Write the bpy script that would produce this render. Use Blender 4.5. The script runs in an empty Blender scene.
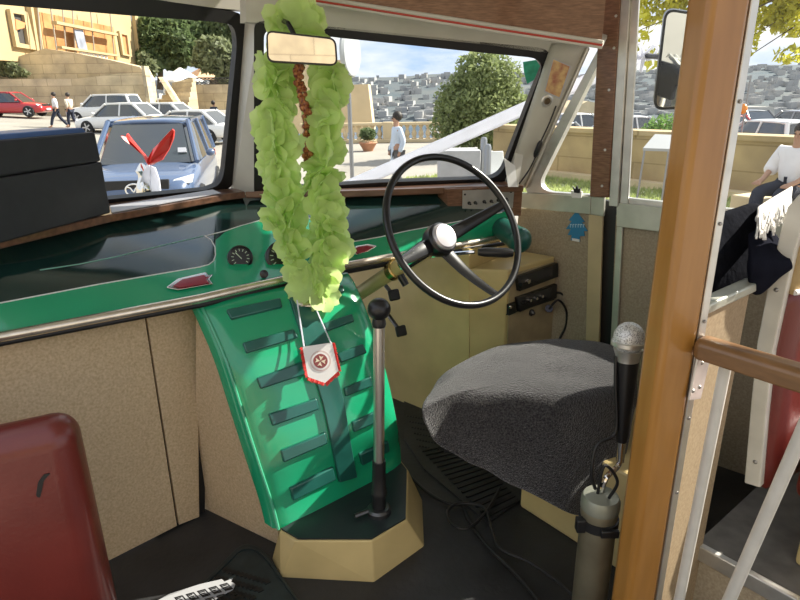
SUNV = (.735, .29, .61); SUN = 7.0; SKY = .70; EXPO = .80; ROOF_BACK = 2.4
import bpy, bmesh, math, random
from mathutils import Vector, Matrix
from mathutils.bvhtree import BVHTree
from math import sin, cos, tan, pi, radians
S = bpy.context.scene
COL = S.collection
V = Vector
random.seed(7)

# ------------------------------------------------------------------ camera model
PITCH = radians(19); HC = 1.22; FPX = 600.0; ROLL = 0.0149
CAM = V((0, 0, HC))
def ray(x, y):
    u = (x-400)/FPX; v = -(y-300)/FPX
    return V((u+ROLL*v, cos(PITCH)+(v-ROLL*u)*sin(PITCH), -sin(PITCH)+(v-ROLL*u)*cos(PITCH)))
def Zp(x, y, z):            # where the line of sight meets a level surface
    d = ray(x, y); return CAM + d*((z-HC)/d.z)
def Yp(x, y, Y):            # where it meets an upright surface at distance Y
    d = ray(x, y); return CAM + d*(Y/d.y)
class Plane:
    def __init__(s, p, n): s.p = V(p); s.n = V(n).normalized()
    def at(s, x, y, off=0):
        d = ray(x, y); p = s.p + s.n*off
        return CAM + d*((p-CAM).dot(s.n)/d.dot(s.n))
def plane3(a, b, c):
    n = (b-a).cross(c-a).normalized()
    if n.dot(CAM-a) < 0: n = -n
    return Plane(a, n)
R = V((.7826, .6225, 0)); F = V((-.6225, .7826, 0)); UP = V((0, 0, 1))

cam_d = bpy.data.cameras.new('camera'); cam = bpy.data.objects.new('camera', cam_d); COL.objects.link(cam)
cam_d.sensor_width = 36; cam_d.lens = 27.0; cam_d.clip_start = .02; cam_d.clip_end = 3000
k_ = V((0, cos(PITCH), -sin(PITCH))); i_ = V((1, -ROLL*sin(PITCH), -ROLL*cos(PITCH))).normalized(); j_ = i_.cross(k_)*1
m = Matrix((( i_.x, j_.x, -k_.x, 0), (i_.y, j_.y, -k_.y, 0), (i_.z, j_.z, -k_.z, HC), (0, 0, 0, 1)))
cam.matrix_world = m
S.camera = cam

# ------------------------------------------------------------------ materials
MATS = {}
def mat(name, col, rough=.5, metal=0, var=0, scale=8, bump=0, bscale=None, coat=0, col2=None, spec=.5, detail=6, stretch=None, sub=0, alpha=1):
    if name in MATS: return MATS[name]
    M = bpy.data.materials.new(name); M.use_nodes = True; nt = M.node_tree; N = nt.nodes; L = nt.links
    b = N['Principled BSDF']
    b.inputs['Base Color'].default_value = (*col, 1); b.inputs['Roughness'].default_value = rough; b.inputs['Metallic'].default_value = metal
    b.inputs['Coat Weight'].default_value = coat; b.inputs['Coat Roughness'].default_value = .08
    b.inputs['Specular IOR Level'].default_value = spec
    if var or bump or col2:
        tc = N.new('ShaderNodeTexCoord'); vec = tc.outputs['Object']
        if stretch:
            mp = N.new('ShaderNodeMapping'); mp.inputs['Scale'].default_value = stretch; L.new(vec, mp.inputs['Vector']); vec = mp.outputs['Vector']
        no = N.new('ShaderNodeTexNoise'); no.inputs['Scale'].default_value = scale; no.inputs['Detail'].default_value = detail; L.new(vec, no.inputs['Vector'])
        if var or col2:
            cr = N.new('ShaderNodeValToRGB'); e = cr.color_ramp.elements
            e[0].position = .3; e[1].position = .7
            c2 = col2 or tuple(min(1, c*(1+var)) for c in col); c1 = col if col2 else tuple(c*(1-var) for c in col)
            e[0].color = (*c1, 1); e[1].color = (*c2, 1)
            L.new(no.outputs['Fac'], cr.inputs['Fac']); L.new(cr.outputs['Color'], b.inputs['Base Color'])
        if bump:
            n2 = N.new('ShaderNodeTexNoise'); n2.inputs['Scale'].default_value = bscale or scale*4; n2.inputs['Detail'].default_value = 4; L.new(vec, n2.inputs['Vector'])
            bp = N.new('ShaderNodeBump'); bp.inputs['Strength'].default_value = bump; bp.inputs['Distance'].default_value = .01
            L.new(n2.outputs['Fac'], bp.inputs['Height']); L.new(bp.outputs['Normal'], b.inputs['Normal'])
    MATS[name] = M; return M
def glass_mat(name, tint=(.97, .985, .98), refl=.5):
    M = bpy.data.materials.new(name); M.use_nodes = True; nt = M.node_tree; N = nt.nodes; L = nt.links
    N.remove(N['Principled BSDF']); out = N['Material Output']
    t = N.new('ShaderNodeBsdfTransparent'); t.inputs['Color'].default_value = (*tint, 1)
    g = N.new('ShaderNodeBsdfGlossy'); g.inputs['Roughness'].default_value = .02
    fr = N.new('ShaderNodeFresnel'); fr.inputs['IOR'].default_value = 1.35
    mu = N.new('ShaderNodeMath'); mu.operation = 'MULTIPLY'; mu.inputs[1].default_value = refl; L.new(fr.outputs['Fac'], mu.inputs[0])
    mx = N.new('ShaderNodeMixShader'); L.new(mu.outputs[0], mx.inputs['Fac']); L.new(t.outputs[0], mx.inputs[1]); L.new(g.outputs[0], mx.inputs[2]); L.new(mx.outputs[0], out.inputs['Surface'])
    MATS[name] = M; return M
def brick_mat(name, c1, c2, mortar, w, h, rough=.9, msize=.015, stain=.5, axis='xz'):
    M = bpy.data.materials.new(name); M.use_nodes = True; nt = M.node_tree; N = nt.nodes; L = nt.links; b = N['Principled BSDF']
    tc = N.new('ShaderNodeTexCoord'); sep = N.new('ShaderNodeSeparateXYZ'); L.new(tc.outputs['Object'], sep.inputs[0]); cb = N.new('ShaderNodeCombineXYZ')
    if axis == 'sum':
        ad = N.new('ShaderNodeMath'); ad.operation = 'ADD'; L.new(sep.outputs[0], ad.inputs[0]); L.new(sep.outputs[1], ad.inputs[1]); L.new(ad.outputs[0], cb.inputs[0]); L.new(sep.outputs[2], cb.inputs[1])
    elif axis == 'dif':
        ad = N.new('ShaderNodeMath'); ad.operation = 'SUBTRACT'; L.new(sep.outputs[0], ad.inputs[0]); L.new(sep.outputs[1], ad.inputs[1]); L.new(ad.outputs[0], cb.inputs[0]); L.new(sep.outputs[2], cb.inputs[1])
    else:
        L.new(sep.outputs['XYZ'.index(axis[0].upper())], cb.inputs[0]); L.new(sep.outputs['XYZ'.index(axis[1].upper())], cb.inputs[1])
    br = N.new('ShaderNodeTexBrick'); L.new(cb.outputs[0], br.inputs['Vector']); br.inputs['Scale'].default_value = 1
    br.inputs['Brick Width'].default_value = w; br.inputs['Row Height'].default_value = h; br.inputs['Mortar Size'].default_value = msize
    br.inputs['Color1'].default_value = (*c1, 1); br.inputs['Color2'].default_value = (*c2, 1); br.inputs['Mortar'].default_value = (*mortar, 1)
    no = N.new('ShaderNodeTexNoise'); no.inputs['Scale'].default_value = .8; no.inputs['Detail'].default_value = 8; L.new(tc.outputs['Object'], no.inputs['Vector'])
    cr = N.new('ShaderNodeValToRGB'); cr.color_ramp.elements[0].position = .35; cr.color_ramp.elements[1].position = .65
    cr.color_ramp.elements[0].color = (1-stain, 1-stain, 1-stain*.9, 1); cr.color_ramp.elements[1].color = (1, 1, 1, 1); L.new(no.outputs['Fac'], cr.inputs['Fac'])
    mx = N.new('ShaderNodeMix'); mx.data_type = 'RGBA'; mx.blend_type = 'MULTIPLY'; mx.inputs['Factor'].default_value = 1
    L.new(br.outputs['Color'], mx.inputs['A']); L.new(cr.outputs['Color'], mx.inputs['B']); L.new(mx.outputs['Result'], b.inputs['Base Color'])
    b.inputs['Roughness'].default_value = rough
    bp = N.new('ShaderNodeBump'); bp.inputs['Strength'].default_value = .4; bp.inputs['Distance'].default_value = .05; L.new(no.outputs['Fac'], bp.inputs['Height']); L.new(bp.outputs['Normal'], b.inputs['Normal'])
    MATS[name] = M; return M

dgreen = mat('dark_green_paint', (.010, .034, .030), .12, var=.35, scale=5, coat=.8)
green = mat('bright_green_paint', (.012, .33, .155), .2, var=.08, scale=4, coat=.6)
rgreen = mat('rib_green_paint', (.014, .10, .08), .3, var=.2, scale=9, coat=.3)
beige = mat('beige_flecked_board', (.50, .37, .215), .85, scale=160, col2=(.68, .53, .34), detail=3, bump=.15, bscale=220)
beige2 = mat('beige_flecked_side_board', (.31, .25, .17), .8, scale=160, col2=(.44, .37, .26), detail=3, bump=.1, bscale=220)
tan = mat('tan_gloss_paint', (.60, .465, .21), .38, var=.12, scale=6, coat=.25)
cream = mat('cream_paint', (.60, .585, .52), .4, var=.08, scale=7)
creamseat = mat('cream_seat_frame_paint', (.62, .60, .53), .45, var=.1, scale=14)
wood = mat('dark_wood_veneer', (.13, .055, .028), .35, scale=9, col2=(.27, .14, .08), detail=8, stretch=(4, 4, 30), coat=.3)
woodL = mat('ledge_wood', (.10, .045, .025), .3, scale=6, col2=(.21, .10, .055), detail=8, stretch=(1, 12, 12), coat=.3)
pole_m = mat('orange_brown_varnish', (.34, .155, .030), .3, scale=7, col2=(.42, .20, .045), detail=4, stretch=(6, 6, .8), coat=.3)
rail_m = mat('handrail_wood', (.15, .075, .028), .35, scale=7, col2=(.25, .13, .05), detail=5, stretch=(2, 2, 9), coat=.35)
alu = mat('aluminium', (.62, .61, .57), .38, metal=.85, var=.12, scale=20)
alug = mat('greenish_aluminium', (.52, .53, .45), .42, metal=.6, var=.12, scale=16)
chrome = mat('chrome', (.85, .82, .78), .08, metal=1)
chrome_soft = mat('worn_chrome', (.88, .82, .74), .28, metal=1)
trim_m = mat('worn_chrome_trim', (.78, .70, .58), .25, metal=.9, var=.15, scale=20)
rubber = mat('black_rubber', (.010, .010, .011), .45)
floor_m = mat('black_floor_rubber', (.026, .026, .027), .5, var=.45, scale=5, bump=.15, bscale=60)
black = mat('black_plastic', (.012, .012, .013), .3)
matte = mat('black_leatherette', (.018, .019, .024), .55, var=.15, scale=30)
def leafy_mat(name, col, rough, var, scale, tr=.45):
    M = mat(name, col, rough, var=var, scale=scale); nt = M.node_tree; N = nt.nodes; L = nt.links; b = N['Principled BSDF']
    t = N.new('ShaderNodeBsdfTranslucent'); src = b.inputs['Base Color'].links[0].from_socket; L.new(src, t.inputs['Color'])
    mx = N.new('ShaderNodeMixShader'); mx.inputs['Fac'].default_value = tr; L.new(b.outputs[0], mx.inputs[1]); L.new(t.outputs[0], mx.inputs[2]); L.new(mx.outputs[0], N['Material Output'].inputs['Surface'])
    return M
redl = mat('red_leather', (.15, .022, .016), .33, var=.18, scale=6, bump=.06, bscale=120, coat=.15)
towel_m = mat('charcoal_towel', (.016, .015, .019), 1, scale=230, col2=(.10, .096, .094), bump=1.0, bscale=260, spec=.1, detail=3)
towel_m.node_tree.nodes['Principled BSDF'].inputs['Sheen Weight'].default_value = .45; towel_m.node_tree.nodes['Principled BSDF'].inputs['Sheen Roughness'].default_value = .28
jacket_m = mat('black_cloth', (.008, .009, .013), 1, var=.3, scale=30, bump=.3, bscale=60, spec=.03)
scarf_m = mat('white_wool', (.75, .74, .71), .95, var=.12, scale=40, spec=.1)
white = mat('white_paint', (.8, .8, .78), .4)
paper = mat('white_paper', (.50, .50, .54), .7)
red = mat('red_cloth', (.62, .03, .025), .7, var=.15, scale=20)
bwhite = leafy_mat('white_satin', (.85, .86, .92), .55, .04, 10, .5)
mirror_m = mat('mirror_glass', (.9, .9, .9), .02, metal=1)
glass = glass_mat('clear_glass')
petal = leafy_mat('lime_petal', (.70, .87, .36), .6, .10, 14, .5)
beadm = mat('dark_red_beads', (.16, .02, .012), .3, var=.7, scale=60)

# ------------------------------------------------------------------ mesh helpers
class MB:
    def __init__(s): s.v = []; s.f = []
    def add(s, vs, fs):
        o = len(s.v); s.v += [V(v) for v in vs]; s.f += [[i+o for i in f] for f in fs]; return s
    def box(s, c, ax, ay, az):
        c = V(c); ax = V(ax); ay = V(ay); az = V(az)
        vs = [c+ax*i+ay*j+az*k for k in (-1, 1) for j in (-1, 1) for i in (-1, 1)]
        return s.add(vs, [(0, 2, 3, 1), (4, 5, 7, 6), (0, 1, 5, 4), (2, 6, 7, 3), (0, 4, 6, 2), (1, 3, 7, 5)])
    def prism(s, pts, vec):
        n = len(pts); vec = V(vec); a = [V(p) for p in pts]
        return s.add(a+[p+vec for p in a], [list(range(n))[::-1], list(range(n, 2*n))]+[(i, (i+1) % n, n+(i+1) % n, n+i) for i in range(n)])
    def ring(s, outer, inner, vec):
        n = len(outer); vec = V(vec); o = [V(p) for p in outer]; q = [V(p) for p in inner]
        vs = o+q+[p+vec for p in o]+[p+vec for p in q]; fs = []
        for i in range(n):
            j = (i+1) % n
            fs += [(i, j, n+j, n+i), (2*n+i, 3*n+i, 3*n+j, 2*n+j), (i, 2*n+i, 2*n+j, j), (n+i, n+j, 3*n+j, 3*n+i)]
        return s.add(vs, fs)
    def tube(s, path, r, n=10, closed=False, cap=True):
        P = [V(p) for p in path]; m_ = len(P); rs = r if isinstance(r, (list, tuple)) else [r]*m_
        t0 = (P[1]-P[0]).normalized(); ref = UP if abs(t0.z) < .9 else V((1, 0, 0)); nrm = t0.cross(ref).normalized(); vs = []; fs = []
        for i, p in enumerate(P):
            if closed: t = (P[(i+1) % m_]-P[i-1])
            else: t = P[min(i+1, m_-1)]-P[max(i-1, 0)]
            t.normalize(); nrm = (nrm-t*nrm.dot(t)).normalized(); b = t.cross(nrm)
            vs += [p+(nrm*cos(2*pi*k/n)+b*sin(2*pi*k/n))*rs[i] for k in range(n)]
        for i in range(m_ if closed else m_-1):
            a = i*n; c = ((i+1) % m_)*n
            fs += [(a+k, a+(k+1) % n, c+(k+1) % n, c+k) for k in range(n)]
        if cap and not closed: fs += [list(range(n))[::-1], list(range((m_-1)*n, m_*n))]
        return s.add(vs, fs)
    def lathe(s, o, axis, prof, n=24):
        o = V(o); a = V(axis).normalized(); u = a.cross(V((1, 0, 0)) if abs(a.x) < .9 else UP).normalized(); w = a.cross(u); vs = []; fs = []
        for r, h in prof: vs += [o+a*h+(u*cos(2*pi*k/n)+w*sin(2*pi*k/n))*r for k in range(n)]
        for i in range(len(prof)-1): fs += [(i*n+k, i*n+(k+1) % n, (i+1)*n+(k+1) % n, (i+1)*n+k) for k in range(n)]
        fs += [list(range(n))[::-1], list(range((len(prof)-1)*n, len(prof)*n))]
        return s.add(vs, fs)
    def sph(s, c, r, n=16, sc=(1, 1, 1)):
        c = V(c); vs = []; fs = []; m_ = n//2
        for i in range(m_+1):
            th = pi*i/m_
            for k in range(n): vs.append(c+V((sc[0]*r*sin(th)*cos(2*pi*k/n), sc[1]*r*sin(th)*sin(2*pi*k/n), sc[2]*r*cos(th))))
        for i in range(m_):
            for k in range(n): fs.append((i*n+k, i*n+(k+1) % n, (i+1)*n+(k+1) % n, (i+1)*n+k))
        return s.add(vs, fs)
    def grid(s, rows, close=False):
        n = len(rows[0]); vs = [p for r_ in rows for p in r_]; fs = []
        for i in range(len(rows)-1):
            for k in range(n if close else n-1): fs.append((i*n+k, i*n+(k+1) % n, (i+1)*n+(k+1) % n, (i+1)*n+k))
        return s.add(vs, fs)
    def bvh(s): return BVHTree.FromPolygons([tuple(v) for v in s.v], s.f)
def obj(name, mb, m, parent=None, smooth=35, bevel=0, solid=0, sub=0, seg=2, weld=True, local=None):
    me = bpy.data.meshes.new(name); o = bpy.data.objects.new(name, me); COL.objects.link(o)
    base = local if local is not None else (parent['_b'] if parent is not None and '_b' in parent else None)
    ctr = V((0, 0, 0))
    if base is None and parent is None and mb.v:
        ctr = sum(mb.v, V())/len(mb.v); ctr.z = min(v.z for v in mb.v)
    elif base is not None: ctr = V(base)
    me.from_pydata([tuple(v-ctr) for v in mb.v], [], [list(f) for f in mb.f])
    bm = bmesh.new(); bm.from_mesh(me)
    if weld: bmesh.ops.remove_doubles(bm, verts=bm.verts, dist=1e-5)
    bmesh.ops.recalc_face_normals(bm, faces=bm.faces); bm.to_mesh(me); bm.free()
    if smooth:
        me.polygons.foreach_set('use_smooth', [True]*len(me.polygons)); me.set_sharp_from_angle(angle=radians(smooth))
    for mm in (m if isinstance(m, list) else [m]): me.materials.append(mm)
    if solid: md = o.modifiers.new('solid', 'SOLIDIFY'); md.thickness = solid; md.offset = 0
    if bevel: md = o.modifiers.new('bevel', 'BEVEL'); md.width = bevel; md.segments = seg; md.limit_method = 'ANGLE'; md.angle_limit = radians(30)
    if sub: md = o.modifiers.new('sub', 'SUBSURF'); md.levels = sub; md.render_levels = sub
    if parent is not None: o.parent = parent
    if parent is None: o.location = ctr
    elif local is not None:
        pass
    return o
def thing(name, label, cat, loc, group=None):
    o = bpy.data.objects.new(name, None); COL.objects.link(o); o.location = loc; o.empty_display_size = .05
    o['label'] = label; o['category'] = cat; o['_b'] = [float(c) for c in loc]
    if group: o['group'] = group
    return o
def sub(name, mb, m, part, root, **kw):          # a sub-part: same coordinates as its part
    return obj(name, mb, m, part, local=root['_b'], **kw)
def tag(o, label, cat, group=None):
    o['label'] = label; o['category'] = cat
    if group: o['group'] = group
    return o
def struct(name, mb, m, parent=None, label=None, **kw):
    if parent is not None: kw['local'] = [0, 0, 0]
    o = obj(name, mb, m, parent, **kw)
    if parent is None: o['kind'] = 'structure'
    if parent is None:          # keep world coordinates in the mesh so children can share them
        c = V(o.location)
        for v in o.data.vertices: v.co += c
        o.location = (0, 0, 0)
    if label: o['label'] = label
    return o
def rpoly(pts, rad, n=6):
    out = []; k = len(pts)
    for i in range(k):
        p = V((*pts[i], 0)); a = V((*pts[i-1], 0)); b = V((*pts[(i+1) % k], 0)); r = rad[i] if isinstance(rad, (list, tuple)) else rad
        if r <= 0: out.append((p.x, p.y)); continue
        da = (a-p); db = (b-p); ra = min(r, da.length*.49); rb = min(r, db.length*.49); A = p+da.normalized()*ra; B = p+db.normalized()*rb
        for t in range(n+1):
            t /= n; q = A*(1-t)**2+p*2*t*(1-t)+B*t*t; out.append((q.x, q.y))
    return out
def inset(pts, d):
    out = []; k = len(pts); ar = sum(pts[i][0]*pts[(i+1) % k][1]-pts[(i+1) % k][0]*pts[i][1] for i in range(k)); sg = 1 if ar > 0 else -1
    for i in range(k):
        a = V(pts[i-1]); b = V(pts[(i+1) % k]); t = (b-a).normalized(); nn = V((-t.y, t.x))*sg; out.append((pts[i][0]+nn.x*d, pts[i][1]+nn.y*d))
    return out
def lerp_curve(pts, x):
    if x <= pts[0][0]: a, b = pts[0], pts[1]
    elif x >= pts[-1][0]: a, b = pts[-2], pts[-1]
    else:
        for i in range(len(pts)-1):
            if pts[i][0] <= x <= pts[i+1][0]: a, b = pts[i], pts[i+1]; break
    return a[1]+(b[1]-a[1])*(x-a[0])/(b[0]-a[0])
def noise3(p, s): 
    from mathutils import noise
    return noise.noise(V(p)*s)
# ================================================================== BUS SHELL
PS = plane3(Zp(525, 195, .85), Zp(715, 215, .85), Zp(525, 195, .85)+UP)        # driver's side wall
SD = (Zp(715, 215, .85)-Zp(525, 195, .85)).normalized()                        # along the side wall, rearwards
def lean(a, b, s): return a-F*s+UP*.52
gl1, gl2 = Zp(108, 199, .92), Zp(209, 187, .92)
PL = plane3(gl1, gl2, lean(gl1, gl2, .14))
gr1, gr2 = Zp(350, 184, .92), Zp(506, 177.5, .92)
PR = plane3(gr1, gr2, lean(gr1, gr2, .17))
def pp(pl, pts, off=0): return [pl.at(x, y, off) for x, y in pts]

# floor
fl = MB(); a = -R*.3-F*1.2; fl.prism([a, a+R*2.6, a+R*2.6+F*3.6, a+F*3.6], (0, 0, -.05)); struct('floor', fl, floor_m, smooth=0)

# ---- windscreens: rubber frame + pane
gpL = rpoly([(-150, -8), (135, 16), (217, 22), (239, 26), (223, 184), (206, 190), (108, 199.5), (-150, 244)], [0, 0, 0, 30, 16, 0, 0, 0])
goL = rpoly([(-172, -34), (135, -4), (215, 9), (251, 14), (236, 188), (206, 196), (108, 206), (-172, 262)], [0, 0, 0, 34, 18, 0, 0, 0])
def windscreen(name, pl, gp, go, lab):
    w = struct(name, MB().ring(pp(pl, go), pp(pl, gp), -pl.n*.03), rubber, smooth=50)
    struct('glass_pane', MB().prism(pp(pl, gp, -.012), -pl.n*.006), glass, w, smooth=0)
    return w
w1 = windscreen('window_1', PL, gpL, goL, '')
gpR = rpoly([(264, 29), (345, 38.5), (480, 52.5), (546, 59), (500, 178.5), (380, 182.5), (264, 190)], [10, 0, 0, 18, 14, 0, 8])
goR = rpoly([(254, 20), (345, 28), (480, 42), (556, 49), (507, 185), (380, 188), (254, 197)], [12, 0, 0, 20, 14, 0, 8])
w2 = windscreen('window_2', PR, gpR, goR, '')
# cream sheet metal round the windscreens (centre pillar, header, corner post)
cp = MB().prism([PL.at(247, 4, .004), PR.at(262, 4), PR.at(262, 197), PL.at(232, 197, .004)], F*.02)
cp.prism([PL.at(-200, -85), PL.at(262, -30), PL.at(262, 12), PL.at(216, 8), PL.at(135, -3), PL.at(-200, -32)], F*.04)
cp.prism([PL.at(-168, -40), PL.at(-215, -45), PL.at(-215, 300), PL.at(-168, 270)], F*.04)
struct('trim_1', cp, cream, smooth=0, label='cream sheet metal centre pillar between the windscreens')
hd = MB().prism([PR.at(246, -14), PR.at(480, 22), PR.at(612, 32), PR.at(556, 54), PR.at(480, 44), PR.at(345, 30), PR.at(246, 22)], F*.04)
struct('trim_2', hd, cream, smooth=0, label='cream header above the driver windscreen')
# corner post: from the windscreen edge to the side wall
cpost = MB(); rows = []
for y in range(44, 200, 12):
    xa = lerp_curve([(44, 552), (60, 546), (188, 503), (210, 496)], y); xb = lerp_curve([(44, 590), (188, 524), (210, 514)], y)
    A = PR.at(xa, y, .003); B = PS.at(xb, y, .004); mid = (A+B)/2-(F*.5+V((.3, .3, 0)))*.03
    mid = (A+B)/2+V((-.01, -.025, 0)); rows.append([A, (A*.6+mid*.4)+V((0, -.006, 0)), mid, (B*.6+mid*.4)+V((0, -.006, 0)), B])
cpost.grid(rows); struct('trim_3', cpost, cream, solid=.006, label='cream corner post beside the windscreen')
# ---- quarter window in the side wall
gq = rpoly([(601, 58), (539, 183), (546, 192), (594, 195)], [3, 8, 8, 3])
gqo = rpoly([(603, 40), (524, 187), (530, 197), (597, 199)], [3, 6, 8, 3])
w3 = struct('window_3', MB().ring(pp(PS, gqo, .006), pp(PS, gq, .006), -PS.n*.03), alu, smooth=50)
struct('glass_pane', MB().prism(pp(PS, gq, -.01), -PS.n*.005), glass, w3, smooth=0)
# aluminium bead along the sloping post
struct('trim_4', MB().tube(pp(PS, [(588, 48), (526, 187)], .012), .007), alu)
# ---- wooden door post and aluminium channel
dp = struct('trim_5', MB().prism(pp(PS, [(604, -30), (625, -30), (611, 197), (592, 196)], .006), PS.n*.022), wood, bevel=.004, label='dark wood post with screws')
for x, y in [(616, 16), (614, 48), (609, 90), (605, 150), (602, 186)]: struct('screw', MB().lathe(PS.at(x, y, .028), PS.n, [(.0045, 0), (.004, .002), (.001, .0025)], 10), MATS['aluminium'], dp)
ch = MB().prism(pp(PS, [(625, -30), (634, -30), (620, 206), (611, 205)], .004), PS.n*.02)
ch.prism(pp(PS, [(634, -30), (642, -30), (629, 206), (621, 206)], .0), PS.n*.012)
struct('trim_6', ch, alu, bevel=.002, label='aluminium channel beside the driver door window')
# ---- driver's door window
gd = [(632, -90), (860, -90), (860, 222), (720, 208), (627, 198)]
gdo = [(626, -110), (875, -110), (875, 236), (720, 219), (620, 206)]
w4 = struct('window_4', MB().ring(pp(PS, gdo, .002), pp(PS, gd, .002), -PS.n*.025), alu, smooth=0)
struct('glass_pane', MB().prism(pp(PS, gd, -.01), -PS.n*.005), glass, w4, smooth=0)
# wall under the windows
wl = MB()
wl.prism(pp(PS, [(519, 208), (598, 211), (590, 620), (480, 620)]), -PS.n*.03)
wl.prism(pp(PS, [(616, 215), (1300, 290), (1300, 1900), (560, 1200), (600, 600)]), -PS.n*.03)
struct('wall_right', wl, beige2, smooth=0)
sl = MB().prism(pp(PS, [(519, 192), (592, 196), (592, 214), (519, 207)], .004), PS.n*.012)
sl.prism(pp(PS, [(593, 196), (606, 197), (605, 216), (592, 214)], .004), PS.n*.014)
sl.prism(pp(PS, [(618, 202), (860, 230), (860, 255), (618, 226)], .004), PS.n*.014)
struct('trim_7', sl, alug, bevel=.002, label='greenish aluminium sill under the side windows')
ed = MB().prism(pp(PS, [(590, 214), (604, 215), (598, 420), (585, 420)], .003), PS.n*.012)
struct('trim_8', ed, mat('tan_edge_strip', (.56, .45, .26), .4, var=.1), bevel=.002, label='tan edging strip on the side wall')
ed = MB().prism(pp(PS, [(618, 226), (624, 226), (612, 460), (605, 460)], .003), PS.n*.012)
struct('trim_9', ed, alug, bevel=.002, label='aluminium door edge')
# dark gap of the door
struct('trim_10', MB().prism(pp(PS, [(604, 200), (619, 204), (604, 480), (596, 480)], -.02), -PS.n*.02), rubber, smooth=0, label='dark door gap')
# cant rail above the side windows and the roof
cr_z0, cr_z1 = 1.62, 1.85
A0 = Zp(525, 195, .85); B0 = A0+SD*3.2
def up(p, z): return V((p.x, p.y, z))
struct('wall_right_upper', MB().prism([up(A0-SD*.05, cr_z0), up(B0, cr_z0), up(B0, cr_z1), up(A0-SD*.05, cr_z1)], -PS.n*.03), cream, smooth=0)
P3 = PL.at(-80, -60)
roof = MB().prism([up(PL.at(-200, 0), 1.84), up(PL.at(245, 10), 1.84)+F*.1, up(PR.at(560, 50), 1.84)+F*.1, up(A0, 1.84)+R*.04, up(A0+SD*ROOF_BACK, 1.84)+R*.04, up(A0+SD*ROOF_BACK, 1.84)-R*1.95], (0, 0, .04))
struct('ceiling', roof, cream, smooth=0)
# wood lined header panel over the driver, with its pale and red beading
hz = [(225, -18), (341, 0), (420, 12.5), (500, 25), (602, 40.5)]
hY = lambda x: lerp_curve([(225, 2.10), (341, 2.07), (602, 2.02)], x)
HP = plane3(Yp(341, 0, 1.92), Yp(598, 40, 1.93), Yp(341, 0, 1.92)+UP*.3-F*.03)
Lw = [HP.at(x, y) for x, y in hz]
struct('trim_11', MB().prism(Lw+[up(p, 1.84) for p in reversed(Lw)], F*.02), wood, smooth=0, label='wood veneer header panel over the windscreen')
bd = [HP.at(x, y+1.6, .003) for x, y in hz]
struct('trim_12', MB().tube(bd, .006), cream, label='pale beading under the header panel')
bd = [HP.at(x, y+4.2, .001) for x, y in hz]
struct('trim_13', MB().tube(bd, .005), mat('red_beading', (.5, .06, .04), .4), label='red beading line under the header panel')
bd = [HP.at(x, y+6.8, -.001) for x, y in hz]
struct('trim_14', MB().tube(bd, .005), cream, label='second pale beading under the header panel')
sh = MB().prism([HP.at(hz[0][0], hz[0][1]+8), HP.at(hz[-1][0], hz[-1][1]+7), PR.at(610, 33), PR.at(246, -12)], UP*.01)
struct('trim_15', sh, cream, smooth=0, label='cream soffit above the windscreen')

# ---- beige front bulkhead
FP = plane3(Zp(110, 562, 0), Zp(200, 517, 0), Zp(200, 517, 0)+UP)
fa = FP.at(-170, 380); wf = MB().prism([up(fa, 0), up(fa, .68), FP.at(142.4, 300), FP.at(177.3, 526)], -FP.n*.02)
wf.prism([FP.at(144.2, 300), FP.at(197, 290), FP.at(199.5, 517), FP.at(179.2, 525)], -FP.n*.02)
struct('wall_front', wf, beige, smooth=0, bevel=.002)
struct('trim_16', MB().prism([FP.at(120, 290, -.012), FP.at(205, 280, -.012), FP.at(205, 522, -.012), FP.at(160, 560, -.012)], -FP.n*.01), rubber, smooth=0, label='dark seam between the bulkhead boards')
CP_ = plane3(Zp(200, 517, 0), Zp(270, 552, 0), Zp(270, 552, 0)+UP)
ck = rpoly([(196, 318), (216, 338), (246, 428), (278, 530), (279, 556), (235, 546), (213, 531), (195, 514)], 0)
struct('wall_front_cheek', MB().prism(pp(CP_, ck, -.035), -CP_.n*.015), beige, smooth=0)

# ================================================================== DASHBOARD
trimc = [(-180, 378), (-30, 343), (0, 336), (100, 317), (200, 298), (270, 282), (345, 265), (420, 251), (508, 236)]
ledgec = [(-180, 288), (-30, 250), (0, 243), (110, 218), (222, 198), (245, 195), (300, 194), (345, 194.5), (470, 190), (524, 189)]
bound = [(-30, 313), (0, 303), (100, 284), (200, 267), (212, 262), (215.5, 252), (212, 242), (205, 236), (240, 226), (265, 219), (300, 216), (322, 224), (345, 243), (380, 237), (407, 231), (455, 222), (508, 211)]
trimY = [(x, Zp(x, y, .72).y) for x, y in trimc]; ledY = [(x, Zp(x, y, .89).y) for x, y in ledgec]
def dashY(x, y):
    yt = lerp_curve(trimc, x); yl = lerp_curve(ledgec, x); t = min(1, max(0, (yt-y)/(yt-yl)))
    a = lerp_curve(trimY, x); b = lerp_curve(ledY, x)
    return a+(b-a)*t-.035*sin(pi*t)
def dash(x, y, off=0): 
    p = Yp(x, y, dashY(x, y)); return p+(CAM-p).normalized()*off
dsh = thing('dashboard', 'long two-tone green painted metal dashboard below the windscreens', 'dashboard', Zp(200, 298, .72))
bl = [(-180, 346), (-30, 313), (0, 303), (100, 284), (200, 267), (209, 264.5), (213.5, 261), (215.5, 255), (215.6, 240), (225, 232), (240, 226), (265, 219), (285, 216), (300, 216), (315, 220), (330, 231), (345, 243), (380, 237), (407, 231), (455, 222), (508, 211)]
xs = sorted(set([x for x, y in bl]+[min(x, 508) for x in range(-180, 512, 6)]))
up_rows = []; lo_rows = []
for k in range(9):
    t = k/8; up_rows.append([dash(x, lerp_curve(bl, x)*(1-t)+lerp_curve(ledgec, x)*t) for x in xs]); lo_rows.append([dash(x, lerp_curve(trimc, x)*(1-t)+lerp_curve(bl, x)*t) for x in xs])
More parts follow.
